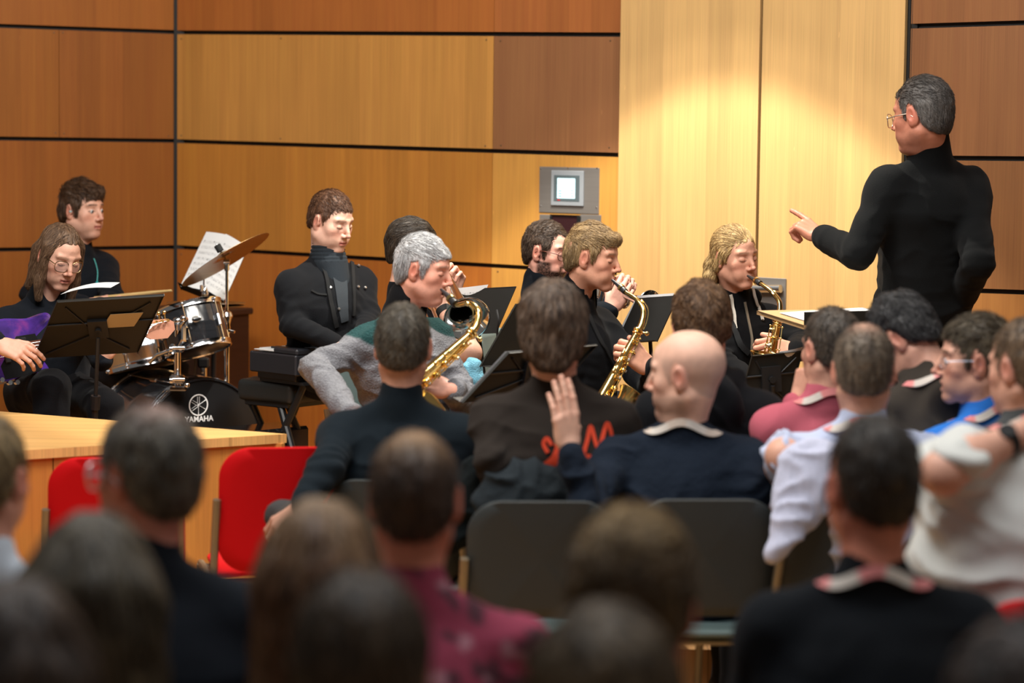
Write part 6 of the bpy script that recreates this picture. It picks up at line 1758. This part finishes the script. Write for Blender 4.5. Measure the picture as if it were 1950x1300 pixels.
AU('a9', 'listener at the right edge with receding brown hair and grey vest over a shirt', (1952, 700, 6.3), (-38, 4, 0), -10, srgb(78, 80, 80), fine=True, res=1.1, bulk=1.05,
   hair=hs(srgb(46, 38, 32), srgb(124, 100, 76), n=900, tt=.010), lanyard=LPINK, neck=at(1955, 800, 6.3), armL=(at(1850, 880, 6.5), at(1830, 930, 6.7)))
AU('a6', 'listener with thinning cropped hair in a pale blue-white shirt', (1644, 706, 6.65), (4, 3, 0), 6, srgb(190, 198, 222), fine=True, res=1.1, bulk=1.10, shw=.178,
   hair=hs(srgb(58, 48, 40), srgb(118, 104, 88), n=1100, tt=.008, ts=.004, tb=.005, L=.010, amp=.003, lump=.003, tint=[((0, -.03, .11), (.03, .035, .03), srgb(206, 160, 138), .85)]),
   lanyard=LPINK, bare='L', tops=dict(short='L', collar=.035, fold=.016), foldf=11, neck=at(1644, 806, 6.65), armL=(at(1492, 868, 6.58), at(1486, 925, 6.80)))
PP['a6']['root']
# middle rows
AU('a10', 'person in a loose white shirt at the right edge leaning on a chair back', (2075, 735, 5.35), (10, 0, 0), 0, srgb(214, 214, 208), bulk=1.25, res=1.1, fine=True, face=dict(eyes='closed'),
   hair=hs(srgb(60, 44, 34), srgb(120, 90, 66)), bare='L', armr=1.05, tops=dict(short='L', collar=.02, fold=.034), foldf=7, neck=at(2035, 862, 5.35), hip=tuple(at(1850, 1290, 5.35)), shw=.17,
   armL=(at(1796, 900, 5.20), at(1950, 822, 5.30)), handL=dict(dir=A(.8, .05, .4), back=A(-.2, -.6, .8), curl=(.5, .6, .7, .7)))
r = PP['a10']; a, b = r['arms']['L'][1], r['arms']['L'][2]; q = a + (b - a) * .78; d = nrm(b - a)
wm = MB(); wm.tube([q - d * .011, q + d * .011], .034, 24); wo = wm.build('watch_strap', RUBBER, r['root'])
wm = MB(); wm.lathe([(0, .012), (.017, .012), (.019, .009), (.019, 0)], q + nrm(A(-.1, -.75, .65)) * .030, nrm(A(-.1, -.75, .65)), 20); wm.build('watch_case', RUBBER, wo)
AU('a11', 'person with cropped black hair, black sweater and lanyard in the right foreground', (1660, 925, 4.6), (-16, 2, 0), -2, srgb(20, 23, 27), bulk=1.14, shw=.178, hsc=1.04, skin=srgb(206, 132, 108), lanyard=LPINK,
   hair=hs(srgb(24, 20, 18), srgb(58, 50, 42), tt=.012, ts=.003, L=.014, n=900), tops=dict(collar=.03, name='sweater'))
AU('a12', 'balding person in a burgundy patterned shirt at the centre foreground', (790, 950, 4.5), (3, 0, 0), 6, srgb(146, 62, 82), bulk=1.12, shw=.178, skin=srgb(206, 132, 108), hsc=1.0,
   hair=hs(srgb(36, 26, 22), srgb(74, 56, 44), tt=.005, ts=.005, tb=.010, n=900, L=.016, tint=[((0, -.01, .105), (.055, .06, .035), srgb(172, 134, 96), 1.0)]),
   tops=dict(collar=.03, fold=.012, paint=lambda V, C, q: mixc(mixc(C, srgb(84, 52, 60), sst(vnoise(V * A(18, 18, 44) + (V[:, :1] * 14), 3), .56, .66)), srgb(176, 130, 140), .7 * sst(vnoise(V * A(26, 26, 52), 8), .78, .84))), foldf=8)
AU('a13', 'grey balding person with glasses in a dark jacket in the left foreground', (280, 905, 4.6), (-48, 2, 0), -8, srgb(24, 28, 34), bulk=1.12, shw=.176, hsc=1.03, skin=srgb(206, 138, 118), glasses=dict(name='clear', col=(.75, .78, .82), w=.028, h=.024, r=.0034, y=.106), seed=17,
   hair=hs(srgb(44, 41, 36), srgb(104, 98, 86), tt=.010, ts=.010, tb=.012, n=1000, L=.02, nape=-.085, tint=[((.0, -.03, .115), (.045, .05, .035), srgb(150, 118, 106), .85), ((-.08, .03, .02), (.03, .04, .05), srgb(140, 140, 142), .8)]), tops=dict(collar=.045))
AU('a14', 'fair-haired person in a white shirt cut off by the left edge', (-26, 912, 4.9), (14, 2, 0), 0, srgb(196, 204, 212), skin=srgb(210, 150, 126),
   hair=hs(srgb(70, 56, 40), srgb(150, 128, 90), tt=.014, n=900, L=.03), tops=dict(collar=.035, fold=.010))
# front of the picture
LH = dict(comb='down', n=1500, L=.16, r=.0032, lift=.05, mess=.12, tt=.014, ts=.010, tb=.014, nape=-.09, amp=.009, lump=.010)
LB = lambda w_=1.0: [((0, -.060, .0), (0, -.070, -.20), .078 * w_, .072 * w_, ((1, 0, 0), .80)), ((.045, -.03, .02), (.062 * w_, -.03, -.18), .050, .045), ((-.045, -.03, .02), (-.062 * w_, -.03, -.18), .050, .045)]
AU('a15', 'person with long dark hair with lighter streaks in the left foreground', (182, 1142, 3.6), (2, 2, 0), 0, srgb(90, 84, 74), fine=False, seed=31,
   hair=hs(srgb(27, 25, 21), srgb(91, 80, 62), **{**LH, 'tint': [((.05, -.1, -.13), (.07, .10, .09), srgb(132, 112, 78), .9)]}, blobs=LB(1.15)))
AU('a16', 'person with long straight brown hair left of the burgundy shirt', (613, 1110, 3.75), (4, 0, 0), 0, srgb(88, 80, 70), seed=32,
   hair=hs(srgb(48, 32, 23), srgb(124, 88, 62), **{**LH, 'tint': [((0, 0, .11), (.09, .07, .04), srgb(160, 132, 98), .8), ((-.08, -.1, -.15), (.05, .1, .12), srgb(140, 104, 76), .8)]}, blobs=LB(1.0)))  # crown tint paints the overhead highlight into the hair colour
AU('a17', 'person with short golden-brown hair in the centre right foreground', (1206, 1150, 3.5), (9, 2, 0), 4, srgb(30, 30, 34), skin=srgb(190, 110, 92), hsc=1.05,
   hair=hs(srgb(43, 32, 23), srgb(114, 91, 59), tt=.020, ts=.010, tb=.012, n=1300, L=.03, r=.0026, comb='back', tint=[((0, 0, .12), (.08, .09, .035), srgb(176, 146, 100), .9)]))  # crown tint: fairer top hair, with its overhead highlight painted in
AU('a18', 'dark brown head of hair at the bottom centre left of the picture', (690, 1288, 3.0), (0, 0, 0), 0, srgb(40, 38, 38), seed=33,
   hair=hs(srgb(25, 20, 17), srgb(85, 70, 54), tt=.018, ts=.010, tb=.014, n=1300, L=.05, r=.003, comb='down', lift=.1, mess=.2))
AU('a19', 'brown head of hair lowest in the picture under the golden-brown head', (1150, 1376, 2.8), (0, 0, 0), 0, srgb(40, 40, 40), hsc=1.04,
   hair=hs(srgb(39, 32, 25), srgb(109, 91, 67), tt=.018, ts=.012, tb=.014, n=1200, L=.04, r=.003, comb='down', lift=.15, mess=.25))
AU('a20', 'dark head of hair in the bottom left corner', (40, 1300, 3.0), (0, 0, 0), 0, srgb(36, 34, 32), seed=34,
   hair=hs(srgb(23, 18, 16), srgb(78, 59, 44), **{**LH, 'n': 900}, blobs=LB(1.05)))
AU('a21', 'dark head of hair in the bottom right corner', (1950, 1405, 2.75), (0, 0, 0), 0, srgb(30, 30, 30), hsc=1.03,
   hair=hs(srgb(32, 28, 27), srgb(91, 80, 75), tt=.018, ts=.012, n=1100, L=.03, r=.003, mess=.5))

# printed flames on the brown sweater
OR_ = mat('orange_print', srgb(206, 62, 28), .8); k = PP['a2']
FL = [[(1106, 905), (1110, 870), (1118, 838), (1124, 812), (1132, 838), (1140, 862)], [(1140, 862), (1146, 835), (1156, 806), (1164, 832), (1166, 870), (1156, 880)], [(1106, 885), (1120, 868), (1134, 884), (1150, 868), (1164, 886)],
      [(1044, 862), (1036, 845), (1042, 835), (1050, 848)], [(1060, 855), (1052, 872), (1038, 884), (1052, 888), (1062, 876)], [(1040, 888), (1054, 880), (1062, 862), (1058, 845)], [(1122, 884), (1132, 868), (1142, 884)]]
for f in FL: band(k, f, .011, .0025, 'print', OR_, .003)
# tag in the collar of the pale shirt and a dark label on its lanyard
band(PP['a6'], [(1634, 763), (1645, 764), (1656, 763)], .024, .006, 'lanyard_clip', BLACKP, .014)
# hanging tail of the pale shirt
r = PP['a6']; F_ = Field(at(1500, 980, 6.5) - .25, at(1500, 980, 6.5) + .30, .008)
F_.cone(at(1560, 900, 6.52), at(1490, 1040, 6.42), .085, .022, 0, sq=((0, 1, 0), 1.6)); F_.cone(at(1520, 890, 6.52), at(1470, 1060, 6.42), .05, .015, .04, sq=((0, 1, 0), 1.5))
V, Q = F_.mesh(); N_ = vnormals(V, Q); V = folds(V, N_, .014, 15, 4); MB().add(V, Q, srgb(196, 198, 218)).build('shirt_tail', STRIPE, r['root'], sharp=0)
# dark jacket bunched beside the black-jacketed listener and one over the grey chair row
def bundle(label, pts, col, name='jacket', seed=1):
    P = [np.asarray(p[0]) for p in pts]; F_ = Field(np.min(P, 0) - .2, np.max(P, 0) + .2, .008)
    for i, p in enumerate(pts): F_.ell(p[0], p[1], .04)
    V, Q = F_.mesh(); N_ = vnormals(V, Q); V = folds(V, N_, .020, 12, seed)
    return tag(MB().add(V, Q, col).build(name, FLEECE, None, origin=(P[0][0], P[0][1], V[:, 2].min()), sharp=0), label, 'jacket')
bundle('grey jacket bunched on the seat left of the black-jacketed listener', [(at(548, 985, 7.12), (.055, .05, .05)), (at(570, 1000, 7.1), (.05, .05, .05)), (at(560, 1040, 7.1), (.06, .06, .09))], srgb(66, 64, 64))
bundle('dark grey jacket draped behind the flame sweater on its chair', [(at(1000, 915, 6.78), (.10, .045, .055)), (at(960, 955, 6.76), (.08, .045, .08)), (at(1030, 970, 6.76), (.09, .045, .09))], srgb(40, 46, 50), seed=3)
bundle('black coat hanging over the chair behind the black-jacketed listener', [(at(905, 930, 7.0), (.045, .05, .09)), (at(870, 980, 7.0), (.07, .05, .10)), (at(800, 1010, 7.02), (.09, .05, .09))], srgb(22, 28, 30), seed=5)

# ---------------------------------------------------------------- chairs of the hall
def chair_px(x, D, top, head, shell, label, group=None):
    p = at(x, 900, D); f = Rh(head)[:, 1]
    return chair((p[0] + f[0] * .235, p[1] + f[1] * .235, 0), head, shell, label, group, top)
chair_px(216, 7.42, .80, -12, CHR, 'red stacking chair at the left, partly behind the grey balding head')
chair_px(540, 7.40, .838, -12, CHR, 'empty red stacking chair left of the black-jacketed listener')
chair_px(1030, 6.55, .815, -4, CHG, 'dark grey chair back under the flame sweater')
chair_px(1343, 6.55, .825, -4, CHG, 'dark grey chair back behind the bald man in the navy fleece')
chair_px(1612, 6.60, .84, -22, CHG, 'grey chair right of the bald man\'s chair, under the pale shirt')
chair_px(1500, 5.2, .56, 0, CHG, 'low grey seat between the foreground heads') if False else None
chair_px(2050, 5.0, .86, 4, CHR, 'red chair just showing at the right edge')
for k, h, lb in (('a1', 4, 'grey chair under the black-jacketed listener'), ('a4', 4, 'grey chair under the black hoodie listener'), ('a5', -10, 'grey chair under the pink shirt'), ('a7', -14, 'grey chair under the olive hoodie'),
                 ('a8', -20, 'grey chair under the bright blue shirt'), ('a9', -10, 'grey chair under the grey vest'), ('a11', 0, 'grey chair under the black sweater with lanyard'), ('a12', 4, 'grey chair under the burgundy shirt'),
                 ('a13', -6, 'grey chair under the balding person with glasses'), ('a14', 0, 'grey chair at the far left foreground'), ('a15', 0, 'grey chair under the streaked long hair'), ('a16', 0, 'grey chair under the straight brown hair'),
                 ('a17', 4, 'grey chair under the golden-brown head'), ('a18', 0, 'grey chair nearest the camera at centre left'), ('a19', 0, 'grey chair nearest the camera at centre'), ('a20', 0, 'grey chair nearest the camera at the left corner'),
                 ('a21', 0, 'grey chair nearest the camera at the right corner'), ('a10', 0, 'grey chair under the white shirt')):
    chair_for(k, CHG, lb, h, top=.78)
chair_px(1440, 5.35, .50, 0, CHT, 'low teal-grey seat seen between the foreground heads') if False else None
